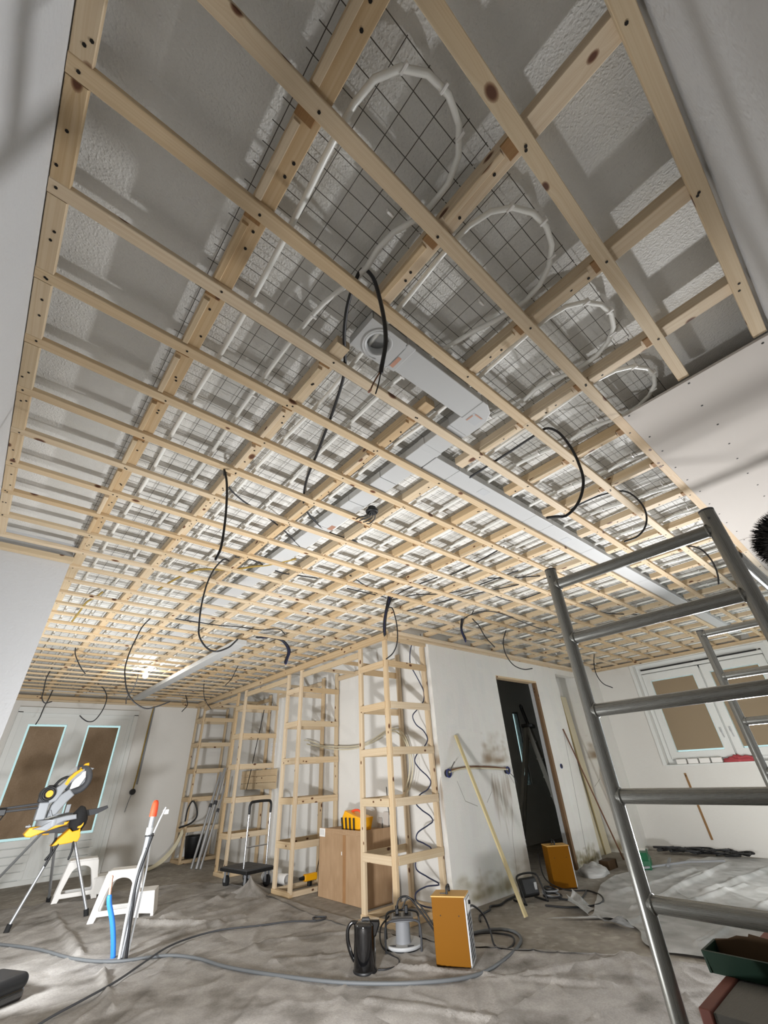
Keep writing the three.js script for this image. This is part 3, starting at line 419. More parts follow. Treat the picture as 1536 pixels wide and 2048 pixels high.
cable('yellowish conduit end with loose wires near the pier', [[0.4, 2.6, -4.1], [0.38, 2.6, -4.25], [0.34, 2.59, -4.39], [0.33, 2.575, -4.65], [0.32, 2.56, -4.95]], 0.009, M.flex);
{ const t = thing('pendant_box', 'small black connector with short wires hanging beside the long cross duct', 'connector', [1.44, 2.585, -1.69]); const g = new THREE.TorusGeometry(0.03, 0.011, 8, 22); g.rotateX(Math.PI / 2); mesh('ring', g, M.black, t); mesh('body', rodG([0, -0.005, 0], [0, 0.03, 0], 0.026, 16), M.black, t); for (let i = 0; i < 4; i++) mesh('wire', tubeG([[0.01 * i - 0.015, 0, 0.01], [0.02 * i - 0.02, -0.025, -0.02], [0.025 * i - 0.04, -0.02 - 0.008 * i, -0.07], [0.03 * i - 0.06, -0.035, -0.09]], 0.004, 6), i % 2 ? M.darkGrey : M.black, t); }
// bare bulb at the far left
{ const t = thing('light_bulb', 'glowing white bulb among the far left battens', 'bulb', [1.5, 2.5, -6.85]);
  const b = latheG([[0, -0.05], [0.022, -0.045], [0.036, -0.025], [0.038, -0.005], [0.03, 0.02], [0.016, 0.042], [0.014, 0.05]], 20); mesh('glass', b, std({ color: 0xffffff, emissive: 0xffffff, emissiveIntensity: 1.5, roughness: 0.4 }), t);
  mesh('cap', latheG([[0.014, 0.05], [0.018, 0.055], [0.018, 0.09], [0.004, 0.1], [0, 0.1]], 16), M.white, t);
  const l = new THREE.PointLight(new THREE.Color(1, 0.97, 0.92), 2.2); l.position.set(0, 0, 0); l.castShadow = true; l.shadow.radius = 1.5; t.add(l); }

// ---------------------------------------------------------------- closet frames
const LV = [0.47, 0.916, 1.36, 1.80, 2.238];
function closetFrame(label, z0, z1, lv, xb = 3.93, xf = 3.29) {
  const t = thing('shelf_stand', label, 'shelf frame', [0, 0, 0], 0);
  for (const [x, z] of [[xf, z0], [xf, z1], [xb - 0.016, z0], [xb - 0.016, z1]]) mesh('post', beamG([x, 0.03, z], [x, 2.5, z], 0.032, 0.062), pine(), t).rotation.y = 0;
  for (const y of lv) {
    mesh('rung', beamG([xf - 0.018, y, z0 + 0.014], [xf - 0.018, y, z1 - 0.014], 0.02, 0.07), pine(), t);
    for (const z of [z0, z1]) mesh('rung', beamG([xf + 0.02, y, z + 0.027 * (z > (z0 + z1) / 2 ? 1 : -1)], [xb - 0.002, y, z + 0.027 * (z > (z0 + z1) / 2 ? 1 : -1)], 0.02, 0.07), pine(), t);
  }
  mesh('base_plate', beamG([xf - 0.004, 0.024, z0 - 0.03], [xf - 0.004, 0.024, z1 + 0.03], 0.045, 0.046), pine(), t);
  for (const z of [z0, z1]) mesh('base_plate', beamG([xf + 0.02, 0.026, z], [xb, 0.026, z], 0.04, 0.048), pine(), t);
  mesh('base_plate', beamG([xb - 0.02, 0.026, z0], [xb - 0.02, 0.026, z1], 0.04, 0.048), pine(), t);
  return t;
}
closetFrame('nearest pine ladder-like closet frame, at the corner beside the white doorway wall', -4.185, -3.72, LV);
closetFrame('second pine closet frame, standing between the cardboard box and the platform trolley', -5.95, -5.58, LV);
closetFrame('third pine closet frame, behind the platform trolley handle', -7.74, -7.43, LV);
closetFrame('farthest pine closet frame, in the corner by the glazed door wall', -9.7, -9.32, LV);
{
  const t = thing('closet_header', 'pine header beams joining the tops of the four closet frames', 'beam');
  for (const [a, b] of [[-3.66, -6.7], [-6.702, -9.75]]) { mesh('beam', beamG([3.255, 2.535, a], [3.255, 2.535, b], 0.05, 0.074), pine(), t); mesh('beam', beamG([3.295, 2.588, a], [3.295, 2.588, b], 0.03, 0.028), pine(), t); }
  for (const [a, b] of [[-4.22, -5.54], [-5.99, -7.39], [-7.78, -9.28]]) { mesh('bridge_beam', beamG([3.29, 2.43, a], [3.29, 2.43, b], 0.03, 0.07), pine(), t); mesh('bridge_beam', beamG([3.925, 2.43, a], [3.925, 2.43, b], 0.034, 0.06), pine(), t); for (const f of [0.3, 0.68]) mesh('bridge_rung', beamG([3.305, 2.43, a + (b - a) * f], [3.908, 2.43, a + (b - a) * f], 0.03, 0.045), pine(), t); }
  mesh('beam', beamG([3.3, 2.535, -3.69], [3.94, 2.535, -3.69], 0.04, 0.07), pine(), t);
}
cable('slate blue cable weaving in waves between the rungs of the nearest closet frame', [[3.76, 2.52, -3.735], [3.72, 2.42, -3.735], [3.71, 2.26, -3.735], [3.76, 2.19, -3.735], [3.84, 2.08, -3.735], [3.9, 1.97, -3.735], [3.88, 1.87, -3.735], [3.76, 1.77, -3.735], [3.68, 1.7, -3.735], [3.72, 1.62, -3.735], [3.84, 1.55, -3.735], [3.89, 1.47, -3.735], [3.82, 1.39, -3.735], [3.71, 1.33, -3.735], [3.66, 1.26, -3.735], [3.72, 1.19, -3.735], [3.84, 1.11, -3.735], [3.88, 1.06, -3.735], [3.83, 1, -3.735], [3.69, 0.95, -3.735], [3.63, 0.89, -3.735], [3.7, 0.83, -3.735], [3.83, 0.76, -3.735], [3.86, 0.72, -3.735], [3.78, 0.69, -3.735], [3.62, 0.64, -3.735], [3.6, 0.6, -3.735], [3.71, 0.55, -3.735], [3.8, 0.5, -3.735], [3.58, 0.44, -3.735], [3.57, 0.38, -3.735], [3.71, 0.3, -3.735], [3.87, 0.22, -3.735], [3.68, 0.23, -3.735], [3.54, 0.2, -3.735], [3.54, 0.15, -3.735], [3.64, 0.1, -3.735], [3.75, 0.07, -3.735]], 0.0065, M.cableSlate);
cable('cream cable sagging along the closet wall between the two nearest frames', [[3.88, 1.66, -6.4], [3.88, 1.63, -6.2], [3.88, 1.55, -5.9], [3.88, 1.52, -5.62], [3.88, 1.49, -5.22], [3.88, 1.5, -4.88], [3.88, 1.55, -4.67], [3.87, 1.61, -4.45], [3.86, 1.63, -4.3], [3.85, 1.56, -4.1], [3.85, 1.36, -3.99], [3.85, 1.2, -3.97], [3.85, 1.01, -4.05], [3.85, 0.94, -4.12]], 0.008, M.cream);
cable('second cream cable hanging just below the first along the closet wall', [[3.87, 1.6, -6.3], [3.87, 1.54, -5.95], [3.87, 1.49, -5.6], [3.87, 1.46, -5.2], [3.87, 1.48, -4.86], [3.86, 1.53, -4.6], [3.85, 1.59, -4.4], [3.84, 1.58, -4.2], [3.84, 1.46, -4.05], [3.84, 1.25, -4.0], [3.84, 1.06, -4.06], [3.84, 0.98, -4.13]], 0.008, M.cream);
cable('thin dark cable slanting down behind the third closet frame', [[3.7, 2.3, -7.5], [3.72, 1.98, -7.63], [3.75, 1.58, -7.82], [3.78, 1.34, -7.95], [3.8, 1.03, -8.1]], 0.007, M.cable);
cable('thin cable looping on the wall above the white board offcuts', [[3.9, 1.02, -4.5], [3.9, 0.8, -4.48], [3.9, 0.62, -4.4], [3.9, 0.5, -4.36], [3.9, 0.3, -4.42]], 0.005, M.cable);
// horizontal planks fixed between the third frame and the second
{ const t = thing('plank_panel', 'panel of horizontal pine planks on the closet wall behind the trolley handle', 'planks'); for (let i = 0; i < 3; i++) mesh('plank', beamG([3.885, 1.075 + i * 0.094, -8.52], [3.885, 1.075 + i * 0.094, -7.22], 0.02, 0.091), pine(), t); }
// a pencilled sheet on the pilaster
{ const cv = document.createElement('canvas'); cv.width = 128; cv.height = 160; const c = cv.getContext('2d'); c.fillStyle = '#e4e4e4'; c.fillRect(0, 0, 128, 160); c.strokeStyle = '#8d92a0'; c.lineWidth = 2; for (const q of [[20, 20, 88, 26], [20, 50, 40, 40], [66, 50, 42, 40], [26, 98, 34, 36], [68, 100, 36, 30]]) c.strokeRect(...q); c.beginPath(); c.moveTo(24, 60); c.lineTo(56, 84); c.moveTo(70, 62); c.lineTo(104, 62); c.moveTo(70, 74); c.lineTo(98, 74); c.stroke();
  const t = new THREE.CanvasTexture(cv); t.colorSpace = THREE.SRGBColorSpace; const g = new THREE.BoxGeometry(0.2, 0.19, 0.001); g.rotateY(-Math.PI / 2); const m = mesh('sketch_sheet', g, std({ map: t, roughness: 0.9 })); m.position.set(3.913, 1.6, -7.46); tag(m, 'white sheet with faint pencil sketch boxes on the pilaster between closet frames', 'paper'); }

// ---------------------------------------------------------------- scaffold on the right
{
  const t = thing('scaffold', 'grey tubular aluminium scaffold tower with ladder rungs in the right foreground', 'scaffold');
  const r = 0.0255, S = 1.85, zl = -0.846, zr = -0.178;
  const end = (x, a, b, ys, top) => {
    for (const z of [a, b]) { const p = mesh('post', rodG([x, 0.1, z], [x, top, z], r, 20), M.galv, t); mesh('end_cap', [rodG([x, top - 0.004, z], [x, top + 0.003, z], r * 1.02, 20), rodG([x - r * 0.98, top - 0.04, z], [x - r * 1.03, top - 0.04, z], 0.005, 8)], M.darkGrey, p); mesh('foot', [rodG([x, 0.015, z], [x, 0.12, z], 0.018, 12), rodG([x, 0, z], [x, 0.02, z], 0.06, 16)], M.darkGrey, p); }
    for (const y of ys) { const q = mesh('rung', rodG([x, y, a], [x, y, b], 0.0235, 18), M.galv, t); for (const [z, d] of [[a, 1], [b, -1]]) { const g = new THREE.TorusGeometry(0.0245, 0.004, 8, 20); g.translate(x, y, z + d * (r * 0.97)); mesh('weld', g, M.galv, q); } }
  };
  end(S, zl, zr, [1.887, 1.632, 1.342, 1.056, 0.764, 0.47, 0.18], 1.965);
  end(3.7, -0.735, -0.07, [1.9, 1.614, 1.338, 1.06, 0.77, 0.47, 0.18], 1.925);
  mesh('brace', rodG([1.86, 1.77, -0.165], [3.7, 1.52, -0.06], 0.019, 14), M.galv, t);
  mesh('brace', rodG([1.86, 0.3, -0.15], [3.7, 0.5, -0.06], 0.019, 14), M.galv, t);
}
{
  const t = thing('scaffold_deck', 'grey scaffold platform with a reddish brown wooden edge resting on the lower rungs', 'platform');
  mesh('deck_board', boxG(1.83, 0.505, -0.735, 3.72, 0.55, -0.13, 0.003), M.deck, t); mesh('edge_strip', boxG(1.82, 0.495, -0.768, 3.73, 0.556, -0.736, 0.004), M.deckEdge, t); mesh('hook', [boxG(1.80, 0.46, -0.70, 1.835, 0.53, -0.62, 0.004), boxG(1.80, 0.46, -0.30, 1.835, 0.53, -0.22, 0.004)], M.black, t);
}
{
  const t = thing('tool_tray', 'dark green open tray lined with brown cardboard on the scaffold platform', 'tray', [2.15, 0.557, -0.525]);
  const prof = (w, h) => { const o = [[-w / 2 + 0.02, 0], [w / 2 - 0.02, 0], [w / 2, h], [w / 2 - 0.006, h], [w / 2 - 0.025, 0.006], [-w / 2 + 0.025, 0.006], [-w / 2 + 0.006, h], [-w / 2, h]]; return o; };
  const b = shapeG(prof(0.14, 0.055), 0.56, 0.0015); b.translate(0, 0, -0.28); mesh('shell', b, M.darkGreen, t);
  const e = shapeG([[-0.055, 0], [0.055, 0], [0.069, 0.055], [-0.069, 0.055]], 0.006, 0.001); const e2 = e.clone(); e.translate(0, 0.0, -0.284); e2.translate(0, 0, 0.276); mesh('end_wall', e, M.darkGreen, t); mesh('end_wall', e2, M.darkGreen, t);
  const c = shapeG([[-0.27, 0], [0.27, 0], [0.27, 0.062], [0.1, 0.058], [-0.05, 0.07], [-0.16, 0.082], [-0.165, 0.074], [-0.2, 0.072], [-0.23, 0.06], [-0.27, 0.054]], 0.004, 0.0005); c.rotateY(-Math.PI / 2); c.translate(0.05, 0.008, 0); mesh('cardboard_lining', c, M.brownCard, t);
}

// ---------------------------------------------------------------- drop cloths on the floor
function patch(name, sides, y0, amp, seed, mat, label, nu = 110, nv = 110, folds = []) {
  // Coons patch over four border polylines: bottom (A->B), right (B->C), top (D->C), left (A->D)
  const cv = s => { const c = new THREE.CatmullRomCurve3(s.map(([x, z]) => V(x, 0, z)), false, 'centripetal'); return t => c.getPoint(t); };
  const [bo, ri, to, le] = sides.map(cv), A = bo(0), B = bo(1), C = to(1), D = to(0), P = [], U = [], I = [];
  const f1 = noiseField(seed), f2 = noiseField(seed + 5);
  for (let j = 0; j <= nv; j++) for (let i = 0; i <= nu; i++) {
    const u = i / nu, v = j / nv, b = bo(u), t = to(u), l = le(v), r = ri(v);
    const x = (1 - v) * b.x + v * t.x + (1 - u) * l.x + u * r.x - ((1 - u) * (1 - v) * A.x + u * (1 - v) * B.x + (1 - u) * v * D.x + u * v * C.x);
    const z = (1 - v) * b.z + v * t.z + (1 - u) * l.z + u * r.z - ((1 - u) * (1 - v) * A.z + u * (1 - v) * B.z + (1 - u) * v * D.z + u * v * C.z);
    const w = 0.35 * (f2(x * 0.9, z * 0.9) - 0.5);
    const ridge = Math.pow(1 - Math.abs(2 * f1((x * 0.8 + z * 0.6 + w) * 3.2, (z * 0.8 - x * 0.6) * 1.1) - 1), 5), ridge2 = Math.pow(1 - Math.abs(2 * f2((x - z) * 2.1 + w * 3, (x + z) * 5.3) - 1), 6);
    let rg = 0; for (const [ax, az, bx, bz, h, wd] of folds) { const dx = bx - ax, dz = bz - az, L2 = dx * dx + dz * dz, q = Math.max(0, Math.min(1, ((x - ax) * dx + (z - az) * dz) / L2)), wob = 0.05 * (f1(x * 3, z * 3) - 0.5), d = Math.hypot(x - ax - q * dx, z - az - q * dz) + wob; rg = Math.max(rg, h * Math.exp(-d * d / (wd * wd)) * (0.6 + 0.8 * f2(x * 2.5, z * 2.5))); }
    const e = Math.min(u, 1 - u, v, 1 - v), lip = Math.exp(-e * 60) * 0.012 * f1(x * 7, z * 7);
    P.push(x, y0 + amp * (0.75 * ridge + 0.5 * ridge2 + 0.35 * fbm(x * 3, z * 3, 3, f2)) + lip + rg, z); U.push(x, z);
  }
  for (let j = 0; j < nv; j++) for (let i = 0; i < nu; i++) { const a = j * (nu + 1) + i, b = a + 1, c = a + nu + 1, d = c + 1; I.push(a, b, d, a, d, c); }
  const g = new THREE.BufferGeometry(); g.setAttribute('position', new THREE.Float32BufferAttribute(P, 3)); g.setAttribute('uv', new THREE.Float32BufferAttribute(U, 2)); g.setIndex(I); g.computeVertexNormals();
  return tag(mesh(name, g, mat), label, 'drop cloth');
}
patch('drop_cloth', [[[0.2, -1.6], [1.6, -1.4], [3.0, -1.0], [4.1, -0.6]], [[4.1, -0.6], [4.05, -1.4], [3.85, -2.1], [3.5, -2.62], [3.28, -3.2], [3.05, -4.3]], [[0.2, -8.2], [0.9, -8.0], [1.6, -7.85], [2.4, -7.65], [2.95, -7.3], [3.16, -6.6], [3.1, -5.4], [3.05, -4.3]], [[0.2, -1.6], [0.15, -5], [0.2, -8.2]]], 0.004, 0.016, 301, M.cloth, 'wrinkled grey fleece drop cloth under the stools, kettle and trolley on the left', 230, 260, [[1.25, -7.2, 1.2, -5.35, 0.03, 0.035], [1.25, -4.75, 1.15, -4.0, 0.03, 0.03], [1.75, -6.0, 2.3, -5.2, 0.03, 0.04], [2.0, -5.9, 2.7, -6.2, 0.035, 0.05], [2.2, -5.6, 3.0, -5.7, 0.025, 0.04], [1.6, -5.2, 2.6, -5.3, 0.02, 0.03], [2.75, -3.1, 3.4, -1.9, 0.018, 0.02], [3.0, -2.5, 3.9, -2.0, 0.02, 0.025], [2.3, -2.9, 2.6, -2.2, 0.016, 0.02], [2.4, -4.4, 3.0, -4.0, 0.018, 0.03], [3.0, -1.8, 3.9, -1.3, 0.02, 0.02], [2.2, -3.9, 2.7, -3.6, 0.014, 0.03]]);
patch('drop_cloth', [[[4.12, -1.9], [4.3, -1.2], [4.6, -0.4], [5.2, 0.2]], [[5.2, 0.2], [7.0, 0.1], [8.1, 0.0]], [[4.3, -2.9], [4.55, -2.62], [5.0, -2.77], [5.6, -3.0], [6.2, -3.1], [6.9, -2.85], [7.9, -2.5], [8.1, 0.0]], [[4.12, -1.9], [4.22, -2.03], [4.4, -2.12], [4.57, -2.31], [4.6, -2.52], [4.3, -2.9]]], 0.005, 0.012, 417, M.clothWhite, 'crumpled whitish plastic drop cloth covering the floor to the right window', 220, 160, [[4.5, -2.3, 6.5, -1.9, 0.025, 0.03], [4.4, -1.7, 7.2, -1.5, 0.02, 0.03], [5.0, -2.4, 7.6, -2.3, 0.03, 0.035], [5.4, -2.75, 7.0, -2.5, 0.025, 0.03], [4.5, -1.2, 6.0, -0.9, 0.02, 0.03], [6.0, -2.1, 7.8, -1.8, 0.03, 0.05]]);
{ // lifted corner of the left cloth against the trolley: a concave tent, open below
  const P = [], U = [], I = [], nA = 40, nH = 14;
  for (let j = 0; j <= nH; j++) for (let i = 0; i <= nA; i++) { const h = j / nH, a = i / nA * Math.PI * 2, q = Math.pow(1 - h, 1.9), rad = (0.012 + 0.25 * q) * (1 + 0.35 * (N1(Math.cos(a) * 2 + 9, Math.sin(a) * 2 + 9) - 0.5) + 0.18 * Math.sin(a * 5 + 3 * h) * q); P.push(Math.cos(a) * rad * 0.85 - 0.03 * h, 0.17 * h, Math.sin(a) * rad * 1.15); U.push(a * 0.2, h * 0.25); }
  for (let j = 0; j < nH; j++) for (let i = 0; i < nA; i++) { const k = j * (nA + 1) + i, k2 = k + nA + 1; I.push(k, k2, k + 1, k + 1, k2, k2 + 1); }
  const g = new THREE.BufferGeometry(); g.setAttribute('position', new THREE.Float32BufferAttribute(P, 3)); g.setAttribute('uv', new THREE.Float32BufferAttribute(U, 2)); g.setIndex(I); g.computeVertexNormals();
  const m = mesh('cloth_peak', g, M.cloth); m.position.set(3.1, 0.004, -6.17); tag(m, 'pointed lifted corner of drop cloth standing in front of the trolley', 'cloth'); }
{ const g = new THREE.SphereGeometry(0.17, 24, 14, 0, 6.2832, 0, 1.57); const p = g.attributes.position; for (let i = 0; i < p.count; i++) { const k = 0.75 + 0.6 * N2(p.getX(i) * 14 + 4, p.getZ(i) * 14 + p.getY(i) * 9); p.setXYZ(i, p.getX(i) * k * 1.2, p.getY(i) * 0.62 * k, p.getZ(i) * k); } g.computeVertexNormals(); const m = mesh('cloth_heap', g, M.clothWhite); m.position.set(6.2, 0, -3.36); tag(m, 'crumpled white cloth heap on the floor right of the second yellow heater', 'cloth'); }
for (const [l, x, z, s, a] of [['folded up white flap of plastic cloth beside the bare floor, by the loose cable', 4.72, -2.72, 0.7, 0.4], ['smaller white flap of torn plastic cloth, nearer the scaffold post', 4.5, -2.33, 0.5, 1.4]]) { const g = new THREE.PlaneGeometry(0.5 * s, 0.26 * s, 24, 10); const p = g.attributes.position; for (let i = 0; i < p.count; i++) { const x0 = p.getX(i), y0 = p.getY(i) + 0.13 * s; p.setXYZ(i, x0 + 0.03 * N1(x0 * 22, y0 * 13), y0 * (0.25 + 0.55 * N2(x0 * 12 + 3, 1)) + 0.004, -y0 * 0.85 + 0.06 * N3(x0 * 14, y0 * 9)); } g.computeVertexNormals(); const m = mesh('cloth_flap', g, M.clothWhite); m.position.set(x, 0.006, z); m.rotation.y = a; tag(m, l, 'cloth'); }

// ---------------------------------------------------------------- mitre saw on its stand (drawn in the plane z = -6.9, real thickness along z)
{
  const t = thing('mitre_saw', 'yellow and grey mitre saw on a folding leg stand before the papered glazed door', 'saw', [0, 0, -6.9]);
  const at = (g, z0) => { g.translate(0, 0, z0); return g; };
  const blade = new THREE.CylinderGeometry(0.15, 0.15, 0.004, 40); blade.rotateX(Math.PI / 2); blade.rotateY(-0.55); blade.translate(1.06, 1.275, 0.02);
  const guard = new THREE.TorusGeometry(0.115, 0.036, 10, 32, Math.PI * 1.35); guard.scale(1, 1, 0.8); guard.rotateZ(-2.35); guard.rotateY(-0.55); guard.translate(1.06, 1.275, 0.02);
    mesh('blade', blade, M.steel, t); mesh('blade_guard', guard, M.darkGrey, t);
  mesh('blade_plate', (() => { const g = shapeG([[-0.06, -0.09], [0.03, -0.06], [0.075, 0.03], [0.06, 0.09], [0.0, 0.06], [-0.05, -0.02]], 0.01, 0.002); g.rotateY(-0.55); g.translate(1.055, 1.265, 0.045); return g; })(), M.white, t);
  mesh('upper_guard', at(shapeG([[0.86, 1.19], [0.9, 1.22], [0.97, 1.31], [1.04, 1.36], [1.12, 1.385], [1.175, 1.38], [1.16, 1.365], [1.08, 1.345], [1.03, 1.3], [0.97, 1.24], [0.93, 1.16], [0.89, 1.08], [0.84, 1.06], [0.83, 1.1]], 0.08, 0.01), -0.02), M.sawGrey, t);
  mesh('yellow_cover', at(shapeG([[0.935, 1.235], [0.955, 1.29], [1.0, 1.34], [1.05, 1.375], [1.07, 1.37], [1.02, 1.33], [0.975, 1.275], [0.955, 1.225]], 0.09, 0.006), -0.02), M.sawYellow, t);
  mesh('trigger_handle', [at(shapeG([[1.045, 1.39], [1.09, 1.43], [1.115, 1.435], [1.12, 1.42], [1.07, 1.385]], 0.04, 0.008), 0.0)], M.sawYellow, t);
  mesh('carry_handle', tubeG([[0.80, 1.17, 0.02], [0.84, 1.22, 0.02], [0.88, 1.275, 0.02], [0.93, 1.3, 0.02], [0.97, 1.3, 0.02]], 0.014, 8), M.black, t);
  const mo = rodG([0.80, 1.145, -0.12], [0.80, 1.145, 0.1], 0.07, 28); mesh('motor', mo, M.black, t); const mc = mesh('motor_cap', rodG([0.806, 1.145, 0.1], [0.806, 1.145, 0.115], 0.034, 24), M.sawYellow, t); mesh('motor_ring', (() => { const g = new THREE.TorusGeometry(0.05, 0.014, 8, 28); g.translate(0.80, 1.145, 0.1); return g; })(), M.black, t);
  mesh('motor_housing', at(shapeG([[0.74, 1.08], [0.8, 1.06], [0.87, 1.07], [0.9, 1.16], [0.87, 1.22], [0.8, 1.22], [0.74, 1.16]], 0.08, 0.01), -0.06), M.darkGrey, t);
  mesh('arm', at(shapeG([[0.87, 0.93], [0.93, 0.95], [1.0, 1.06], [1.05, 1.12], [1.0, 1.17], [0.93, 1.12], [0.88, 1.03]], 0.09, 0.012), -0.06), M.sawGrey, t);
  mesh('slide_block', boxG(0.745, 0.9, -0.05, 0.845, 1.07, 0.06, 0.014), M.sawGrey, t);
  mesh('slide_rail', [rodG([0.40, 1.03, 0.0], [0.75, 1.055, 0.0], 0.012, 12), rodG([0.43, 1.005, 0.045], [0.75, 1.02, 0.045], 0.012, 12)], M.darkGrey, t);
  mesh('rail_end', boxG(0.38, 0.97, -0.03, 0.47, 1.03, 0.07, 0.008), M.black, t);
  mesh('bed', at(shapeG([[0.76, 0.83], [0.83, 0.84], [0.92, 0.9], [1.03, 0.92], [1.12, 0.925], [1.13, 0.895], [1.02, 0.885], [0.96, 0.86], [0.88, 0.81]], 0.3, 0.008), -0.16), M.sawGrey, t);
  mesh('turntable', rodG([0.93, 0.845, 0.0], [0.93, 0.9, 0.0], 0.15, 32), M.sawGrey, t);
  mesh('fence', [boxG(0.84, 0.925, -0.06, 1.12, 0.945, -0.04), boxG(1.03, 0.94, -0.07, 1.075, 1.03, -0.045, 0.006), boxG(0.86, 0.93, -0.07, 0.93, 0.985, -0.045, 0.006)], M.sawGrey, t);
  mesh('yellow_mount', at(shapeG([[0.70, 0.79], [0.73, 0.835], [0.8, 0.84], [0.9, 0.85], [1.07, 0.865], [1.06, 0.85], [0.96, 0.825], [0.86, 0.80], [0.76, 0.765], [0.72, 0.77]], 0.12, 0.008), -0.02), M.sawYellow, t);
  mesh('yellow_mount', at(shapeG([[0.98, 0.665], [1.02, 0.71], [1.1, 0.79], [1.13, 0.765], [1.19, 0.775], [1.2, 0.79], [1.215, 0.72], [1.205, 0.685], [1.08, 0.675]], 0.12, 0.008), 0.02), M.sawYellow, t);
  mesh('rear_mount', boxG(0.88, 0.735, -0.5, 0.99, 0.79, -0.38, 0.01), M.sawYellow, t);
  mesh('stand_beam', beamG([0.78, 0.79, -0.2], [1.16, 0.79, -0.02], 0.07, 0.05), M.darkGrey, t);
  mesh('dust_bag', (() => { const g = new THREE.SphereGeometry(0.11, 20, 14); const p = g.attributes.position; for (let i = 0; i < p.count; i++) { const k = 0.8 + 0.4 * N2(p.getX(i) * 18 + 5, p.getY(i) * 14 + p.getZ(i) * 8); p.setXYZ(i, p.getX(i) * k * 0.78, p.getY(i) * k * 1.25, p.getZ(i) * k * 0.7); } g.computeVertexNormals(); g.translate(1.165, 0.87, 0.06); return g; })(), M.rubber, t);
  mesh('bag_emblem', at(shapeG([[1.17, 0.815], [1.2, 0.825], [1.22, 0.85], [1.22, 0.825], [1.205, 0.80], [1.17, 0.8]], 0.006), 0.14), M.sawYellow, t);
  mesh('side_support', at(shapeG([[1.18, 0.895], [1.35, 0.915], [1.42, 0.945], [1.46, 0.965], [1.45, 0.985], [1.36, 0.965], [1.2, 0.955]], 0.05, 0.004), -0.05), M.darkGrey, t);
  mesh('clamp', rodG([0.87, 0.985, 0.05], [0.9, 0.93, 0.05], 0.01, 8), M.sawGrey, t); mesh('side_lever', [boxG(0.69, 0.845, 0.02, 0.74, 0.862, 0.05, 0.004), rodG([0.735, 0.8, 0.03], [0.72, 0.87, 0.03], 0.006, 8)], M.sawGrey, t);
  for (const [a, b] of [[[1.03, 0.67, 0.09], [0.81, 0.03, 0.13]], [[1.19, 0.69, 0.05], [1.49, 0.03, 0.14]], [[0.9, 0.76, -0.3], [0.48, 0.03, -1.0]], [[1.05, 0.76, -0.35], [1.28, 0.03, -1.0]]]) { const l = mesh('leg', rodG(a, b, 0.015, 12), M.alu, t); mesh('rubber_foot', rodG([b[0], 0, b[2]], [b[0] + (a[0] - b[0]) * 0.06, 0.07, b[2] + (a[2] - b[2]) * 0.06], 0.024, 10), M.rubber, l); }
  mesh('strap', [tubeG([[1.0, 0.72, 0.1], [0.98, 0.66, 0.12], [0.99, 0.6, 0.12], [0.96, 0.55, 0.12]], 0.012, 6), tubeG([[1.03, 0.67, 0.14], [1.0, 0.6, 0.14], [0.97, 0.5, 0.14]], 0.012, 6), tubeG([[1.17, 0.68, 0.14], [1.18, 0.6, 0.14], [1.17, 0.53, 0.14]], 0.011, 6)], M.black, t);
}
cable('dark cable hanging from the saw rail to the floor at the left edge', [[0.47, 0.99, -6.86], [0.44, 0.92, -6.84], [0.4, 0.7, -6.85], [0.38, 0.4, -6.9], [0.36, 0.1, -6.95]], 0.006);
// white step stools
function stool(label, x, z, turn) {
  const t = thing('step_stool', label, 'stool', [x, 0, z], turn, 'white step stools');
  const arch = new THREE.Path(); arch.moveTo(-0.15, 0.09); arch.lineTo(0.15, 0.09); arch.quadraticCurveTo(0.17, 0.09, 0.163, 0.125); arch.lineTo(0.115, 0.28); arch.quadraticCurveTo(0.09, 0.345, 0, 0.35); arch.quadraticCurveTo(-0.09, 0.345, -0.115, 0.28); arch.lineTo(-0.163, 0.125); arch.quadraticCurveTo(-0.17, 0.09, -0.15, 0.09);
  const out = [[-0.235, 0], [-0.185, 0], [-0.165, 0.055], [0.165, 0.055], [0.185, 0], [0.235, 0], [0.16, 0.38], [0.145, 0.402], [0.12, 0.408], [-0.12, 0.408], [-0.145, 0.402], [-0.16, 0.38]];
  const f = shapeG(out, 0.018, 0.005, [arch]); f.rotateX(-0.08); f.translate(0, 0, 0.12); mesh('front_panel', f, M.white, t);
  const b = shapeG(out, 0.018, 0.005, [arch.clone()]); b.rotateX(0.08); b.translate(0, 0, -0.14); mesh('back_panel', b, M.white, t);
  mesh('top', boxG(-0.155, 0.392, -0.12, 0.155, 0.41, 0.12, 0.008), M.white, t);
  mesh('step', [boxG(0.16, 0.195, -0.14, 0.345, 0.215, 0.14, 0.008), shapeG([[0.33, 0.21], [0.345, 0.21], [0.375, 0], [0.35, 0]], 0.27, 0.003).translate(0, 0, -0.135)], M.white, t);
  for (const zz of [0.125, -0.138]) mesh('step_side', shapeG([[0.19, 0.05], [0.37, 0.03], [0.345, 0.21], [0.18, 0.21]], 0.012, 0.003).translate(0, 0, zz), M.white, t);
}
stool('white plastic step stool nearer the camera, right beside the tall conduit bundle', 1.70, -6.42, -0.42);
stool('white plastic step stool farther back, behind the saw stand legs', 1.54, -7.86, -0.14);
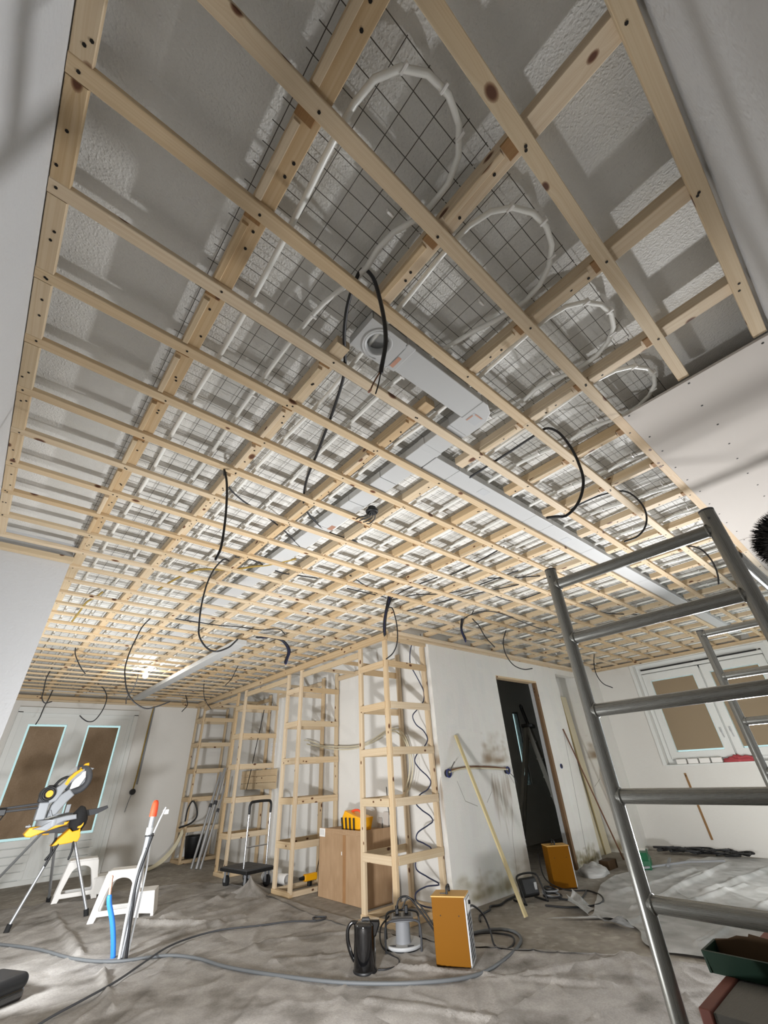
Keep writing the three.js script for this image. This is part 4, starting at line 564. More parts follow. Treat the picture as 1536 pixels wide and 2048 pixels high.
// conduit bundle sticking out of the floor
{
  const t = thing('conduit_bundle', 'upright bundle of grey conduits with an orange cap rising from the floor on the left', 'conduit', [1.409, 0, -4.931]);
  mesh('conduit', rodG([0, 0, 0], [0.022, 0.95, 0.0], 0.024, 18, 0.022), M.alu, t); mesh('orange_cap', [rodG([0.021, 0.93, 0], [0.0225, 0.955, 0], 0.031, 18), (() => { const g = latheG([[0.03, 0], [0.03, 0.03], [0.026, 0.075], [0.017, 0.096], [0, 0.1]], 18); g.translate(0.0225, 0.955, 0); return g; })()], M.orange, t);
  mesh('coupling', rodG([0.017, 0.80, 0], [0.019, 0.85, 0], 0.028, 18), M.lightGrey, t);
  mesh('thin_conduit', tubeG([[0.035, 0, 0.03], [0.045, 0.3, 0.03], [0.05, 0.55, 0.03], [0.04, 0.75, 0.028], [0.075, 0.88, 0.02], [0.115, 0.99, 0.02]], 0.008, 8), M.lightGrey, t); mesh('tag', boxG(0.095, 0.94, 0.02, 0.145, 0.975, 0.023).applyMatrix4(M4(0, 0, 0)), M.white, t);
  mesh('black_cable', tubeG([[0.03, 0, 0.045], [0.0, 0.25, 0.05], [-0.015, 0.5, 0.05], [0.01, 0.65, 0.045], [0.04, 0.8, 0.04]], 0.011, 8), M.cable, t); mesh('pale_pipe', tubeG([[-0.02, 0, 0.03], [-0.03, 0.3, 0.035], [-0.025, 0.55, 0.03], [0.005, 0.7, 0.025]], 0.012, 8), M.lightGrey, t); mesh('wire_tie', (() => { const g = new THREE.TorusGeometry(0.035, 0.004, 6, 20); g.rotateX(Math.PI / 2); g.translate(0.02, 0.79, 0.02); return g; })(), M.darkGrey, t);
}
{ const t = thing('water_pipe', 'bright blue sleeved pipe with a bare copper end rising beside the conduit bundle', 'pipe', [1.383, 0, -5.04]);
  mesh('blue_sleeve', tubeG([[0, 0, 0], [-0.03, 0.12, 0], [-0.07, 0.24, 0], [-0.125, 0.36, 0], [-0.135, 0.4, 0]], 0.019, 12), M.blue, t); mesh('copper_end', tubeG([[-0.134, 0.39, 0], [-0.142, 0.46, 0], [-0.15, 0.53, 0]], 0.011, 10), M.copper, t); }
// grey hose and thin cable across the near floor
cable('thick grey hose curving across the near floor to the first yellow heater', [[0.55, 0.02, -6.6], [0.743, 0.02, -6.276], [0.969, 0.02, -5.806], [1.155, 0.02, -5.238], [1.362, 0.025, -4.879], [1.672, 0.025, -4.69], [1.815, 0.025, -4.438], [1.9, 0.025, -4.074], [2.088, 0.025, -3.604], [2.335, 0.025, -3.137], [2.656, 0.025, -2.771], [2.952, 0.02, -2.604], [3.31, 0.016, -2.622], [3.713, 0.014, -2.753], [3.845, 0.013, -2.902], [3.831, 0.012, -3.04], [3.6, 0.012, -3.15], [3.4, 0.012, -3.1]], 0.011, M.hose);
cable('thin dark cable crossing the hose from the bottom left towards the cardboard box', [[0.7, 0.03, -4.0], [0.861, 0.03, -4.141], [1.031, 0.03, -4.253], [1.263, 0.03, -4.419], [1.516, 0.036, -4.649], [1.708, 0.042, -4.81], [1.957, 0.03, -4.956], [2.227, 0.026, -4.967], [2.535, 0.024, -4.797], [2.776, 0.024, -4.672], [3, 0.016, -4.502], [3.1, 0.016, -4.54], [3.0, 0.02, -4.62], [2.95, 0.022, -4.5]], 0.007, M.darkGrey);
{ const t = thing('black_rounded_object', 'unidentified black rounded object at the bottom left edge of the floor', 'case', [0.56, 0, -4.72], 0.5); mesh('lid', new RoundedBoxGeometry(0.36, 0.09, 0.3, 5, 0.044).translate(0, 0.1, 0), M.black, t); mesh('base', new RoundedBoxGeometry(0.34, 0.08, 0.28, 3, 0.03).translate(0, 0.04, 0), M.blackGloss, t); }  // unidentified black object, shaped as a rounded box with a lid

// ---------------------------------------------------------------- things by the far closet wall
{ const t = thing('hose_bundle', 'bundle of pale flexible conduits curving from the floor to the farthest closet frame', 'conduit'); for (let i = 0; i < 4; i++) mesh('conduit', tubeG([[2.62 + i * 0.03, 0.02, -9.0 - i * 0.07], [2.85, 0.03, -9.22 - i * 0.03], [3.02, 0.1 + i * 0.012, -9.25 - i * 0.02], [3.14, 0.26 + i * 0.02, -9.2], [3.2, 0.44 + i * 0.015, -9.15 - i * 0.01]], 0.018, 8), M.cream, t); }
{ const t = thing('bucket', 'black plastic bucket standing inside the farthest closet frame', 'bucket', [3.55, 0.05, -9.5]); mesh('body', latheG([[0, 0], [0.12, 0], [0.155, 0.3], [0.16, 0.31], [0.15, 0.31], [0.115, 0.01], [0, 0.01]], 28), M.black, t); mesh('handle', tubeG([[-0.155, 0.29, 0], [-0.12, 0.4, 0.02], [0, 0.45, 0.03], [0.12, 0.4, 0.02], [0.155, 0.29, 0]], 0.005, 6), M.darkGrey, t); }
cable('black bent rod looped round the post of the farthest closet frame', [[3.2, 0.62, -9.12], [3.22, 0.8, -9.14], [3.28, 0.9, -9.14], [3.36, 0.78, -9.1], [3.38, 0.66, -9.1], [3.3, 0.58, -9.1], [3.12, 0.53, -9.12]], 0.014, M.black);
[['left', 3.27, -8.68, 3.66, -8.98, 1.32, 0.02], ['middle', 3.31, -8.56, 3.70, -8.9, 1.38, 0.026], ['right', 3.35, -8.5, 3.74, -8.84, 1.2, 0.018]].forEach(([n, x, z, x2, z2, h, r]) => { const t = thing('leaning_tube', `grey metal tube leaning beyond the third closet frame, the ${n} one of three`, 'tube'); mesh('tube', rodG([x, 0.0, z], [x2, h, z2], r, 14), M.alu, t); mesh('collar', rodG([x + (x2 - x) * 0.6, h * 0.6, z + (z2 - z) * 0.6], [x + (x2 - x) * 0.64, h * 0.64, z + (z2 - z) * 0.64], r * 1.35, 14), M.darkGrey, t); });
// platform trolley
{
  const t = thing('platform_trolley', 'black four wheeled platform trolley with a chrome pull handle between the closet frames', 'trolley', [3.24, 0, -6.62], 0.12);
  mesh('deck', new RoundedBoxGeometry(0.40, 0.04, 0.6, 3, 0.015).translate(0, 0.19, 0), M.darkGrey, t); mesh('bumper', [boxG(-0.215, 0.165, -0.315, -0.195, 0.2, 0.315, 0.006), boxG(0.195, 0.165, -0.315, 0.215, 0.2, 0.315, 0.006), boxG(-0.215, 0.165, 0.295, 0.215, 0.2, 0.318, 0.006), boxG(-0.215, 0.165, -0.318, 0.215, 0.2, -0.295, 0.006)], M.black, t);
  mesh('deck_slot', [boxG(-0.08, 0.2095, -0.1, 0.0, 0.2115, -0.07), boxG(0.04, 0.2095, 0.06, 0.1, 0.2115, 0.09), boxG(-0.1, 0.2095, 0.12, -0.03, 0.2115, 0.15)], M.black, t);
  for (const [x, z] of [[-0.15, -0.24], [0.15, -0.24], [-0.15, 0.24], [0.15, 0.24]]) { const w = mesh('wheel', rodG([x - 0.016, 0.06, z], [x + 0.016, 0.06, z], 0.06, 20), M.rubber, t); mesh('fork', [boxG(x - 0.028, 0.05, z - 0.02, x - 0.022, 0.165, z + 0.02), boxG(x + 0.022, 0.05, z - 0.02, x + 0.028, 0.165, z + 0.02)], M.grey, w); }
  for (const x of [-0.14, 0.2]) mesh('handle_tube', rodG([x, 0.2, 0.18 - 0.05], [x, 0.82, 0.18 - 0.05], 0.013, 12), M.steel, t);
  mesh('grip', tubeG([[-0.14, 0.78, 0.13], [-0.14, 0.87, 0.13], [-0.12, 0.905, 0.13], [-0.08, 0.912, 0.13], [0.14, 0.912, 0.13], [0.18, 0.905, 0.13], [0.2, 0.87, 0.13], [0.2, 0.78, 0.13]], 0.017, 10, 60), M.black, t); mesh('cross_bar', rodG([-0.14, 0.42, 0.13], [0.2, 0.42, 0.13], 0.008, 8), M.steel, t);
}
{ const t = thing('drain_pipe', 'short white plastic drain pipe lying on the floor between trolley and second closet frame', 'pipe'); mesh('pipe', (() => { const g = latheG([[0.05, 0], [0.06, 0], [0.06, 0.05], [0.055, 0.055], [0.055, 0.5], [0.048, 0.5], [0.048, 0.01], [0.05, 0]], 24); g.rotateX(Math.PI / 2); g.rotateY(Math.PI + 0.13); g.translate(3.58, 0.065, -6.15); return g; })(), M.white, t); }
// narrow dark rods and small tools inside the second frame
for (let i = 0; i < 4; i++) tag(mesh('threaded_rod', rodG([3.83, 0.05, -5.88 + i * 0.075], [3.915, 0.47, -5.87 + i * 0.075], i > 2 ? 0.008 : 0.005, 8), M.screw), i > 2 ? 'thickest dark rod leaning inside the foot of the second closet frame' : ['leftmost', 'second', 'third'][i] + ' thin dark threaded rod leaning inside the foot of the second closet frame', 'rod', i > 2 ? undefined : 'threaded rods in the second closet frame');
{ const t = thing('cordless_drill', 'small black and yellow power tool lying at the foot of the second closet frame', 'tool', [3.62, 0.05, -5.66]); mesh('body', boxG(-0.1, 0.05, -0.03, 0.08, 0.12, 0.03, 0.015), M.sawYellow, t); mesh('grip', boxG(-0.04, 0.0, -0.022, 0.01, 0.06, 0.022, 0.01), M.black, t); mesh('chuck', rodG([-0.1, 0.085, 0], [-0.16, 0.085, 0], 0.022, 14, 0.015), M.black, t); }
// tall cardboard box
{
  const t = thing('cardboard_box', 'large brown cardboard box standing between the two nearest closet frames', 'box', [3.735, 0, -4.91]);
  const w = 0.2, d = 0.46; // half sizes
  mesh('wall', [boxG(-w, 0.003, -d, -w + 0.006, 0.62, d), boxG(w - 0.006, 0.003, -d, w, 0.62, d), boxG(-w, 0.003, -d, w, 0.62, -d + 0.006), boxG(-w, 0.003, d - 0.006, w, 0.64, d)], M.card, t);
  mesh('top_flap', [boxG(-w, 0.614, -d, w, 0.62, d - 0.01)], M.card, t); mesh('rim_strip', boxG(-w - 0.003, 0.585, -d, -w, 0.635, d, 0.001), M.card, t);
  mesh('shipping_label', boxG(-w - 0.0045, 0.55, -d + 0.01, -w - 0.003, 0.63, -d + 0.13), M.white, t); mesh('label_bar', [0, 1, 2].map(i => boxG(-w - 0.0052, 0.565, -d + 0.03 + i * 0.03, -w - 0.0045, 0.62, -d + 0.036 + i * 0.03)), M.grey, t);
  mesh('worn_spot', boxG(-w - 0.0008, 0.40, 0.0, -w + 0.001, 0.432, 0.012), M.white, t); mesh('tape', boxG(-w - 0.0012, 0.003, 0.03, -w + 0.001, 0.6, 0.085), tint(texCard, '#f0dcc4', 0.45), t);
}
{ const t = thing('tool_bag', 'orange and black striped tool bag lying on top of the cardboard box', 'bag', [3.68, 0.622, -4.82], 0.25);
  mesh('body', shapeG([[-0.16, 0.0], [0.12, 0.0], [0.17, 0.06], [0.10, 0.16], [-0.06, 0.12], [-0.2, 0.1]], 0.16, 0.012).translate(0, 0.012, -0.08).rotateY(1.35), M.sawYellow, t); const st = []; for (let i = 0; i < 4; i++) st.push(beamG([-0.12 + i * 0.07, 0.0, 0.105], [-0.14 + i * 0.075, 0.12, 0.105], 0.02, 0.012, V(0, 0, 1))); mesh('strap', st.map(g => { g.rotateY(1.35 + Math.PI); return g; }), M.black, t); const s2 = []; for (let i = 0; i < 4; i++) s2.push(beamG([-0.13 + i * 0.07, 0.005, 0.1], [-0.12 + i * 0.06, 0.13, 0.1], 0.022, 0.012, V(0, 0, 1))); mesh('strap', s2.map(g => { g.rotateY(1.35); return g; }), M.black, t); mesh('handle', tubeG([[0, 0.1, -0.1], [0, 0.17, -0.06], [0, 0.18, 0.05], [0, 0.12, 0.1]], 0.012, 8), M.orange, t); }
[['lowest', -4.68, 0.715, 0.06], ['middle', -4.565, 0.775, 0.08], ['tallest', -4.43, 0.84, 0.085]].forEach(([n, z, h, w]) => tag(mesh('board_offcut', beamG([3.88, 0.0, z], [3.935, h, z], w * 1.1, 0.012, V(1, 0, 0)), M.board), `white board offcut leaning on the wall behind the cardboard box, ${n} of three`, 'board'));

// ---------------------------------------------------------------- kettle, power hub, heaters, work light
{
  const t = thing('kettle', 'glossy black electric jug kettle on the floor in the foreground', 'kettle', [2.55, 0.008, -3.25], -0.67);   // local +x is to the viewer's right
  const b = latheG([[0, 0], [0.078, 0], [0.08, 0.006], [0.08, 0.02], [0.079, 0.03], [0.078, 0.12], [0.076, 0.2], [0.077, 0.235], [0.073, 0.247], [0.055, 0.258], [0.02, 0.263], [0, 0.264]], 40);
  mesh('body', b, M.blackGloss, t); mesh('base_ring', latheG([[0, -0.006], [0.082, -0.006], [0.084, 0], [0.083, 0.012], [0.08, 0.014]], 40), M.black, t);
  mesh('spout', shapeG([[0.04, 0.155], [0.078, 0.19], [0.1, 0.24], [0.098, 0.252], [0.05, 0.255]], 0.05, 0.012).translate(0, 0, -0.025), M.blackGloss, t);
  mesh('handle', tubeG([[-0.05, 0.25, 0], [-0.09, 0.252, 0], [-0.117, 0.225, 0], [-0.122, 0.18, 0], [-0.112, 0.13, 0], [-0.095, 0.09, 0], [-0.075, 0.06, 0]], 0.0135, 10, 50), M.blackGloss, t); mesh('lid_knob', shapeG([[-0.03, 0], [0.03, 0], [0.022, 0.012], [-0.022, 0.012]], 0.03, 0.003).translate(0.01, 0.26, -0.015), M.black, t); mesh('rivet', [(() => { const g = new THREE.SphereGeometry(0.0035, 8, 6); g.translate(-0.05, 0.245, 0.06); return g; })()], M.steel, t);
}
{
  const t = thing('power_hub', 'grey round power socket hub with a tubular carrying frame beside the kettle', 'power hub', [3.04, 0.0, -3.38], -0.73);
  mesh('tray', latheG([[0, 0.012], [0.13, 0.012], [0.148, 0.02], [0.152, 0.034], [0.145, 0.042], [0.12, 0.036], [0, 0.036]], 40), M.lightGrey, t); mesh('foot_ring', latheG([[0, 0], [0.12, 0], [0.14, 0.012], [0, 0.014]], 32), M.black, t);
  mesh('column', latheG([[0.062, 0.034], [0.058, 0.05], [0.056, 0.16], [0.056, 0.17]], 28), M.grey, t); mesh('head', boxG(-0.085, 0.165, -0.075, 0.085, 0.195, 0.075, 0.008), M.grey, t); mesh('socket', [boxG(-0.07, 0.194, -0.05, -0.01, 0.198, 0.05, 0.001), boxG(0.01, 0.194, -0.05, 0.07, 0.198, 0.05, 0.001)], M.black, t);
  for (const z of [-0.135, 0.135]) mesh('carry_frame', tubeG([[-0.135, 0.01, z], [-0.135, 0.15, z], [-0.12, 0.18, z], [0.12, 0.18, z], [0.135, 0.15, z], [0.135, 0.01, z]], 0.008, 8, 60), M.darkGrey, t);
  mesh('frame_bar', [rodG([-0.135, 0.015, -0.135], [-0.135, 0.015, 0.135], 0.008, 8), rodG([0.135, 0.015, -0.135], [0.135, 0.015, 0.135], 0.008, 8)], M.darkGrey, t);
  mesh('plug', [boxG(-0.055, 0.197, -0.02, -0.025, 0.25, 0.01, 0.008), boxG(0.02, 0.197, -0.03, 0.05, 0.25, 0.0, 0.008)], M.black, t); mesh('tray_slot', [boxG(-0.11, 0.037, 0.07, -0.06, 0.04, 0.09), boxG(0.03, 0.037, 0.09, 0.08, 0.04, 0.11)], M.darkGrey, t);
}
cable('black plug cable arching from the power hub down behind the first heater', [[2.98, 0.24, -3.38], [3.0, 0.3, -3.36], [3.06, 0.305, -3.32], [3.1, 0.22, -3.22], [3.12, 0.12, -3.1], [3.1, 0.04, -2.98], [3.06, 0.02, -2.92]], 0.007);
cable('second black cable arching from the power hub towards the heater', [[3.03, 0.24, -3.36], [3.06, 0.295, -3.33], [3.11, 0.27, -3.27], [3.15, 0.16, -3.16], [3.17, 0.06, -3.06], [3.15, 0.02, -2.98]], 0.006);
cable('thin cable drooping at the left of the power hub to the floor and the kettle', [[2.96, 0.19, -3.45], [2.87, 0.14, -3.45], [2.83, 0.06, -3.4], [2.85, 0.014, -3.3], [2.84, 0.012, -3.22], [2.75, 0.012, -3.14], [2.66, 0.012, -3.15], [2.62, 0.012, -3.19]], 0.006);
function heater(label, x, z, turn) {   // local: front face along +x from the origin corner, depth towards -z
  const t = thing('heater', label, 'heater', [x, 0, z], turn);
  const w = 0.25, d = 0.185, h = 0.375;
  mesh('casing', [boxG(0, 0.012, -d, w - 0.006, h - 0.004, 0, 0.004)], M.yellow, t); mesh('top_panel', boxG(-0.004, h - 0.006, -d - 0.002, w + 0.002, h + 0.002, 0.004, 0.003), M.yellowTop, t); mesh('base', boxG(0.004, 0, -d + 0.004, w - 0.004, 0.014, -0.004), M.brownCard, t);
  mesh('grille_frame', [boxG(w - 0.006, 0.01, -0.012, w + 0.004, h - 0.006, 0, 0.002), boxG(w - 0.006, 0.01, -d, w + 0.004, h - 0.006, -d + 0.012, 0.002), boxG(w - 0.006, 0.01, -d, w + 0.004, 0.022, 0, 0.002), boxG(w - 0.006, h - 0.02, -d, w + 0.004, h - 0.006, 0, 0.002)], M.lightGrey, t); mesh('grille_dark', boxG(w - 0.008, 0.02, -d + 0.01, w - 0.003, h - 0.02, -0.01), M.darkGrey, t);
  const g = []; for (let i = 0; i < 9; i++) g.push(beamG([w, 0.035 + i * 0.028, -0.012], [w, 0.05 + i * 0.028, -d + 0.012], 0.004, 0.007, V(1, 0, 0), 0.001)); mesh('louvre', g, M.lightGrey, t); mesh('control_panel', boxG(w - 0.004, h - 0.10, -0.16, w + 0.006, h - 0.025, -0.03, 0.003), M.white, t); mesh('knob', rodG([w + 0.005, h - 0.05, -0.11], [w + 0.02, h - 0.05, -0.11], 0.012, 12), M.black, t);
  mesh('handle', [tubeG([[0.11, h, -0.05], [0.11, h + 0.035, -0.055], [0.11, h + 0.042, -0.075], [0.11, h + 0.042, -0.12], [0.11, h + 0.035, -0.14], [0.11, h, -0.145]], 0.0085, 8, 40), boxG(0.055, h + 0.001, -0.075, 0.115, h + 0.006, -0.062)], M.black, t); mesh('screw', [screwG(0, 0, 0, 0.004).rotateX(Math.PI / 2).translate(0.06, 0.27, 0.001), screwG(0, 0, 0, 0.004).rotateX(Math.PI / 2).translate(0.195, 0.27, 0.001)], M.screw, t);
}
heater('nearer yellow box heater with a black handle, right of the power hub', 2.93, -2.925, -1.03);
heater('farther yellow box heater standing in the dark doorway', 5.27, -3.345, -0.70);
cable('black cable looping over the floor from the nearer heater', [[3.2, 0.25, -2.82], [3.3, 0.27, -2.86], [3.42, 0.2, -2.86], [3.47, 0.1, -2.85], [3.44, 0.03, -2.8], [3.46, 0.012, -2.74], [3.6, 0.012, -2.75], [3.75, 0.012, -2.87], [3.7, 0.012, -3.05], [3.55, 0.012, -3.14], [3.4, 0.012, -3.1], [3.3, 0.03, -3.0]], 0.007);
cable('pair of dark cables lying along the foot of the doorway wall', [[3.9, 0.012, -3.3], [4.02, 0.012, -3.4], [4.2, 0.02, -3.42], [4.32, 0.014, -3.5], [4.4, 0.014, -3.46], [4.58, 0.014, -3.5], [4.8, 0.014, -3.53]], 0.009);
{
  const t = thing('work_light', 'black framed floor work light leaning by the slanted lath', 'work light', [4.74, 0, -3.32], -0.35);
  mesh('housing', new RoundedBoxGeometry(0.2, 0.15, 0.07, 3, 0.02).applyMatrix4(M4(0, 0.11, 0, -0.3)), M.black, t); mesh('lens', new RoundedBoxGeometry(0.16, 0.11, 0.01, 2, 0.004).applyMatrix4(M4(0, 0.122, 0.036, -0.3)), M.darkGrey, t); mesh('frame', [tubeG([[-0.13, 0.01, 0.1], [-0.13, 0.14, 0.04], [-0.12, 0.2, 0.0], [0.12, 0.2, 0.0], [0.13, 0.14, 0.04], [0.13, 0.01, 0.1]], 0.009, 8, 50), rodG([-0.13, 0.01, -0.1], [-0.13, 0.01, 0.11], 0.009, 8), rodG([0.13, 0.01, -0.1], [0.13, 0.01, 0.11], 0.009, 8)], M.black, t); mesh('reflector_edge', boxG(0.045, 0.07, 0.04, 0.075, 0.15, 0.05, 0.003), M.lightGrey, t);
}
{ const t = thing('cable_coil', 'small coil of black and grey cable beside the work light', 'cable', [4.95, 0.01, -3.2]); for (let i = 0; i < 5; i++) { const g = new THREE.TorusGeometry(0.09 - i * 0.009, 0.008, 7, 26); g.rotateX(Math.PI / 2 + 0.2 * Math.sin(i * 2)); g.translate(0.01 * Math.sin(i * 3), 0.018 + i * 0.013, 0.01 * Math.cos(i * 2)); mesh('turn', g, i % 2 ? M.grey : M.black, t); } }
cable('black cable bending over the floor from the coil past the farther heater', [[4.95, 0.012, -3.12], [5.0, 0.012, -2.96], [5.25, 0.012, -3.0], [5.4, 0.012, -3.05], [5.3, 0.012, -2.86], [5.05, 0.012, -2.73], [4.85, 0.012, -2.78], [4.72, 0.012, -2.92], [4.66, 0.012, -3.1]], 0.008);
cable('dark cable hanging down the side of the farther heater to the floor', [[5.3, 0.3, -3.5], [5.2, 0.1, -3.4], [5.22, 0.03, -3.2], [5.4, 0.012, -3.05]], 0.007);
tag(mesh('lath', beamG([4.238, 0.012, -3.046], [4.247, 1.5, -3.615], 0.045, 0.018, V(0, 0.3, 1)), M.lath), 'pale yellow wooden lath leaning slantwise on the doorway wall', 'lath');
tag(mesh('rod', beamG([7.2, 0.01, -3.42], [6.82, 1.61, -3.625], 0.016, 0.016), M.rod), 'thin dark brown wooden rod leaning on the white wall right of the doorway', 'rod');
[['left', 7.34, 7.16, 2.25, 0.26], ['right', 7.6, 7.5, 2.15, 0.2]].forEach(([n, xa, xb, h, w]) => { const t = thing('leaning_board', `cream board leaning in the wall niche behind the scaffold, the ${n} one`, 'board'); mesh('board', beamG([xa, 0.0, -3.82], [xb + 0.1, h, -3.9], w, 0.02, V(0, 0, 1)), M.cream, t); mesh('edge', beamG([xa - w / 2, 0.0, -3.81], [xb + 0.1 - w / 2, h, -3.89], 0.012, 0.024, V(0, 0, 1)), M.lath, t); });
// old wiring on the doorway wall
{ const t = thing('old_wiring', 'exposed cream and brown wires between two burnt junction holes in the doorway wall', 'wiring');
  for (const [x, y] of [[4.04, 1.13], [5.15, 1.12]]) { mesh('junction_box', [rodG([x, y, -3.64], [x, y, -3.6], 0.036, 20)], M.black, t); const g = new THREE.TorusGeometry(0.036, 0.008, 8, 20); g.translate(x, y, -3.6); mesh('box_rim', g, M.cableBlue, t); }
  mesh('wire', tubeG([[4.05, 1.14, -3.6], [4.3, 1.165, -3.615], [4.7, 1.155, -3.615], [5.14, 1.13, -3.6]], 0.009, 7), M.cream, t); mesh('wire', tubeG([[4.05, 1.155, -3.605], [4.4, 1.18, -3.62], [4.8, 1.17, -3.62], [5.14, 1.14, -3.605]], 0.008, 7), M.cableBrown, t); mesh('wire', tubeG([[4.06, 1.15, -3.6], [4.1, 1.21, -3.58], [4.12, 1.235, -3.57]], 0.004, 6), M.darkGrey, t); mesh('wire', tubeG([[5.16, 1.1, -3.6], [5.24, 1.05, -3.6], [5.3, 0.98, -3.6]], 0.004, 6), M.darkGrey, t); }
{ const t = thing('wall_box', 'dark blue flush box in the white wall right of the doorway', 'socket', [6.52, 1.127, -3.632]); mesh('box', rodG([0, 0, -0.01], [0, 0, 0.006], 0.03, 18), M.cableBlue, t); mesh('hole', rodG([0, 0, 0.004], [0, 0, 0.008], 0.02, 16), M.black, t); }
tag(mesh('brick', boxG(6.5, 0, -3.42, 6.74, 0.09, -3.3, 0.004), M.brownCard), 'dark brown wooden block on the floor right of the white cloth heap', 'block');
{ const t = thing('green_case', 'bright green plastic case on the white drop cloth behind the scaffold post', 'case', [6.86, 0.008, -3.06], 0.35); mesh('body', new RoundedBoxGeometry(0.42, 0.1, 0.26, 3, 0.02).translate(0, 0.05, 0), M.green, t); mesh('lid', shapeG([[-0.2, 0], [0.2, 0], [0.16, 0.06], [-0.16, 0.06]], 0.22, 0.004).translate(0, 0.1, -0.11), M.green, t); mesh('white_sheet', boxG(0.0, 0.165, -0.07, 0.14, 0.169, 0.1), M.white, t); }
// cables heaped along the window wall
{ const t = thing('cable_heap', 'dark heap of tangled cables on the floor along the window wall', 'cables'); const r = rng(77); for (let i = 0; i < 9; i++) { const P = [], z0 = -3.15 + i * 0.11; for (let k = 0; k < 9; k++) P.push([7.98 + 0.1 * Math.sin(k * 2.1 + i) + r() * 0.06, 0.03 + r() * 0.05, z0 + 0.16 * Math.cos(k * 1.7 + i * 2) + r() * 0.1]); mesh('cable', tubeG(P, 0.011, 6, 50), i % 3 ? M.black : M.darkGrey, t); } }
[['longest', 6.55, -2.98, 7.25, -2.62], ['shortest', 7.2, -2.7, 7.5, -2.3], ['middle one', 6.9, -2.75, 7.35, -2.88]].forEach(([n, xa, za, xb, zb]) => tag(mesh('loose_strip', beamG([xa, 0.04, za], [xb, 0.045, zb], 0.03, 0.02), M.grey), `grey loose strip lying on the white cloth near the window wall, the ${n}`, 'strip'));
// things on the window sill
for (let i = 0; i < 4; i++) { const z = -2.66 + i * 0.155; tag(mesh('white_block', boxG(8.195, 1.064, z, 8.25, 1.13, z + 0.135, 0.008), M.white), ['leftmost white block on the window sill, beside the reveal', 'second white block from the left on the window sill', 'third white block from the left on the window sill', 'rightmost white block on the window sill, touching the red cloth'][i], 'block', 'white blocks on the window sill'); }
[['larger reddish pink cloth lying on the window sill beside the white blocks', -1.86, 0.2], ['second reddish pink cloth on the sill, behind the far scaffold post', -1.3, 0.15]].forEach(([l, z, s]) => { const g = new THREE.SphereGeometry(s, 22, 12, 0, 6.2832, 0, 1.57); const p = g.attributes.position; for (let i = 0; i < p.count; i++) { const k = 0.7 + 0.6 * N3(p.getZ(i) * 24 + 3, p.getX(i) * 20 + p.getY(i) * 14); p.setXYZ(i, p.getX(i) * 0.22 * k, p.getY(i) * 0.38 * k, p.getZ(i) * k); } g.computeVertexNormals(); const m = mesh('cloth', g, M.red); m.position.set(8.235, 1.063, z); tag(m, l, 'cloth'); });
tag(mesh('cable_chase', [beamG([8.195, 0.16, -2.566], [8.195, 0.95, -2.6], 0.01, 0.028)], M.shim), 'brown cable strip running down the wall below the covered window', 'strip');
// pipe chase and black box on the far wall
{ const t = thing('wall_conduit', 'thin brass conduit with black junction box on the wall right of the glazed door', 'conduit'); mesh('conduit', tubeG([[2.43, 2.5, -9.78], [2.42, 2.2, -9.78], [2.415, 1.6, -9.78], [2.41, 1.3, -9.775], [2.40, 1.14, -9.77]], 0.012, 8), M.flex, t); mesh('chase', beamG([2.45, 1.2, -9.795], [2.45, 2.5, -9.795], 0.03, 0.012, V(0, 0, 1)), M.grey, t); mesh('junction_box', rodG([2.40, 1.09, -9.8], [2.40, 1.09, -9.74], 0.045, 20), M.black, t); mesh('loose_wire', tubeG([[2.39, 1.06, -9.76], [2.37, 0.95, -9.77], [2.35, 0.8, -9.78]], 0.006, 6), M.grey, t); }
// stepladder in the dark hallway
{
  const t = thing('stepladder', 'dark grey stepladder standing in the unlit hallway behind the doorway', 'ladder', [7.12, 0, -4.35], 0.45);
  for (const s of [-1, 1]) { mesh('stile', beamG([s * 0.24, 0, 0.28], [s * 0.17, 1.72, -0.05], 0.03, 0.07), M.darkAlu, t); mesh('rear_leg', beamG([s * 0.26, 0, -0.55], [s * 0.18, 1.7, -0.08], 0.03, 0.045), M.darkAlu, t); }
  for (let i = 0; i < 6; i++) { const f = 0.14 + i * 0.145, x = 0.24 - 0.07 * f; mesh('tread', boxG(-x, 1.72 * f - 0.012, 0.28 - 0.33 * f - 0.05, x, 1.72 * f + 0.012, 0.28 - 0.33 * f + 0.045, 0.004), M.darkAlu, t); }
  mesh('top_tray', boxG(-0.21, 1.7, -0.14, 0.21, 1.75, 0.05, 0.01), M.black, t); mesh('safety_rail', tubeG([[-0.17, 1.72, -0.04], [-0.16, 2.02, -0.1], [-0.12, 2.05, -0.1], [0.12, 2.05, -0.1], [0.16, 2.02, -0.1], [0.17, 1.72, -0.04]], 0.014, 8, 50), M.black, t);
}
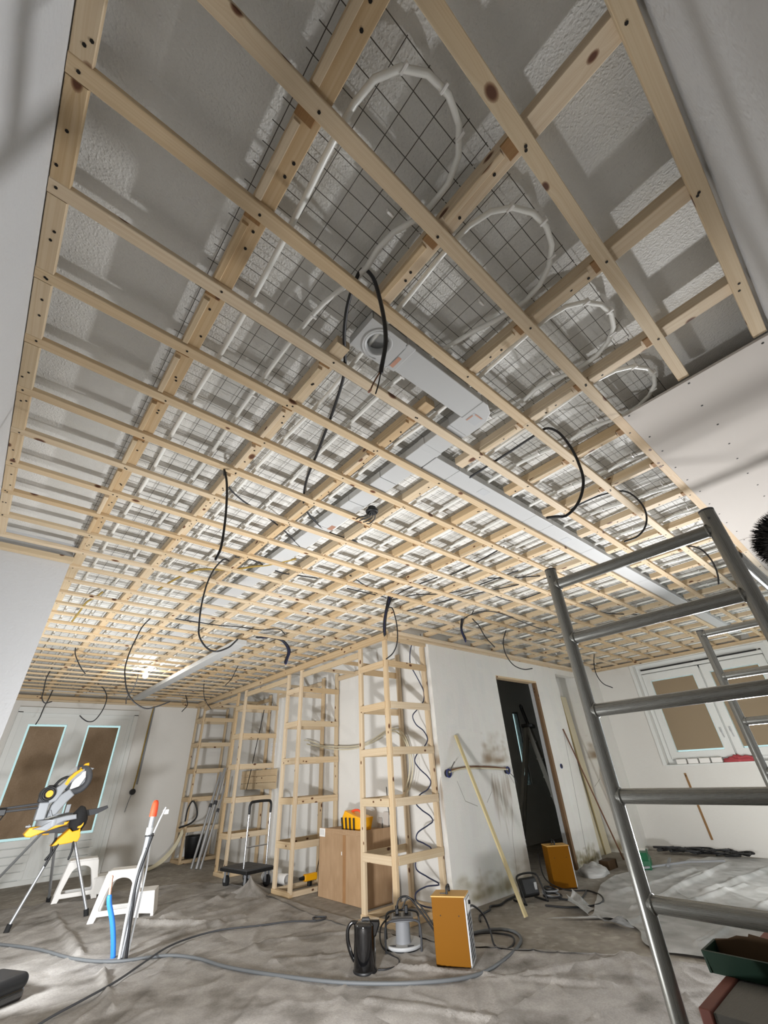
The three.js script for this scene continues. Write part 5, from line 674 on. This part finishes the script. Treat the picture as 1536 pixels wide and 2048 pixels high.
// unidentified black shaggy shape at the right edge, built with bristles and a stick
{
  const t = thing('shaggy_shape', 'unidentified black shaggy shape at the right edge below the plasterboard', 'shaggy_shape', [1.4, 1.618, 0.008]);
  const core = new THREE.SphereGeometry(0.075, 24, 16); core.scale(0.9, 1, 1.1); mesh('head', core, M.black, t);
  const g = [], r = rng(15); for (let i = 0; i < 2600; i++) { const u = r() * 2 - 1, a = r() * 6.2832, q = Math.sqrt(1 - u * u), d = V(q * Math.cos(a), u, q * Math.sin(a)), p = d.clone().multiply(V(0.065, 0.073, 0.08)), e = d.clone().add(V(r() - 0.5, r() - 0.5, r() - 0.5).multiplyScalar(0.7)).normalize(); const c = new THREE.ConeGeometry(0.0013, 0.02, 3, 1, true); c.translate(0, 0.009, 0); c.applyQuaternion(new THREE.Quaternion().setFromUnitVectors(V(0, 1, 0), e)); c.translate(p.x, p.y, p.z); g.push(c); }
  mesh('bristles', g, M.black, t).userData.kind = 'stuff'; mesh('stick', rodG([0, -0.06, 0.03], [0.02, -0.7, 0.14], 0.012, 10), M.black, t);
}
// ---------------------------------------------------------------- floodlights (outside the frame)
FLOODS.forEach((f, i) => {
  const t = thing('floodlight', ['floodlight on the near floor by the left wall, outside the picture', 'floodlight on the floor near the window wall, outside the picture', 'floodlight behind the pier, outside the picture', 'unseen second floodlight placed to light the window wall, outside the picture'][i], 'floodlight', f.pos);
  t.lookAt(...f.aim);
  mesh('housing', new RoundedBoxGeometry(f.w + 0.05, f.h + 0.05, 0.06, 3, 0.015).translate(0, 0, -0.045), M.black, t);
  mesh('lens', new THREE.BoxGeometry(f.w, f.h, 0.006).translate(0, 0, -0.012), std({ color: 0xffffff, emissive: new THREE.Color(...f.col), emissiveIntensity: 2, roughness: 0.5 }), t);
  mesh('bracket', [rodG([-f.w / 2 - 0.035, 0, -0.045], [-f.w / 2 - 0.035, -f.pos[1] * 0.55, -0.05], 0.008, 8), rodG([f.w / 2 + 0.035, 0, -0.045], [f.w / 2 + 0.035, -f.pos[1] * 0.55, -0.05], 0.008, 8), rodG([-f.w / 2 - 0.035, -f.pos[1] * 0.55, -0.05], [f.w / 2 + 0.035, -f.pos[1] * 0.55, -0.05], 0.008, 8)], M.black, t);
  if (f.spot) { const l = new THREE.SpotLight(new THREE.Color(...f.col), f.spot, 0, f.cone, 0.85, 2); l.castShadow = true; l.shadow.radius = 4; l.position.set(0, 0, 0.06); l.target.position.set(0, 0, 3); t.add(l); t.add(l.target); l.target.name = 'aim'; return; }
  const l = new THREE.RectAreaLight(new THREE.Color(...f.col), f.L, f.w, f.h); l.castShadow = true; l.position.set(0, 0, 0.004); l.rotation.y = Math.PI; t.add(l);
});

scene.traverse(o => { if (o.isMesh) { o.castShadow = true; o.receiveShadow = true; } });
renderer.render(scene, camera);
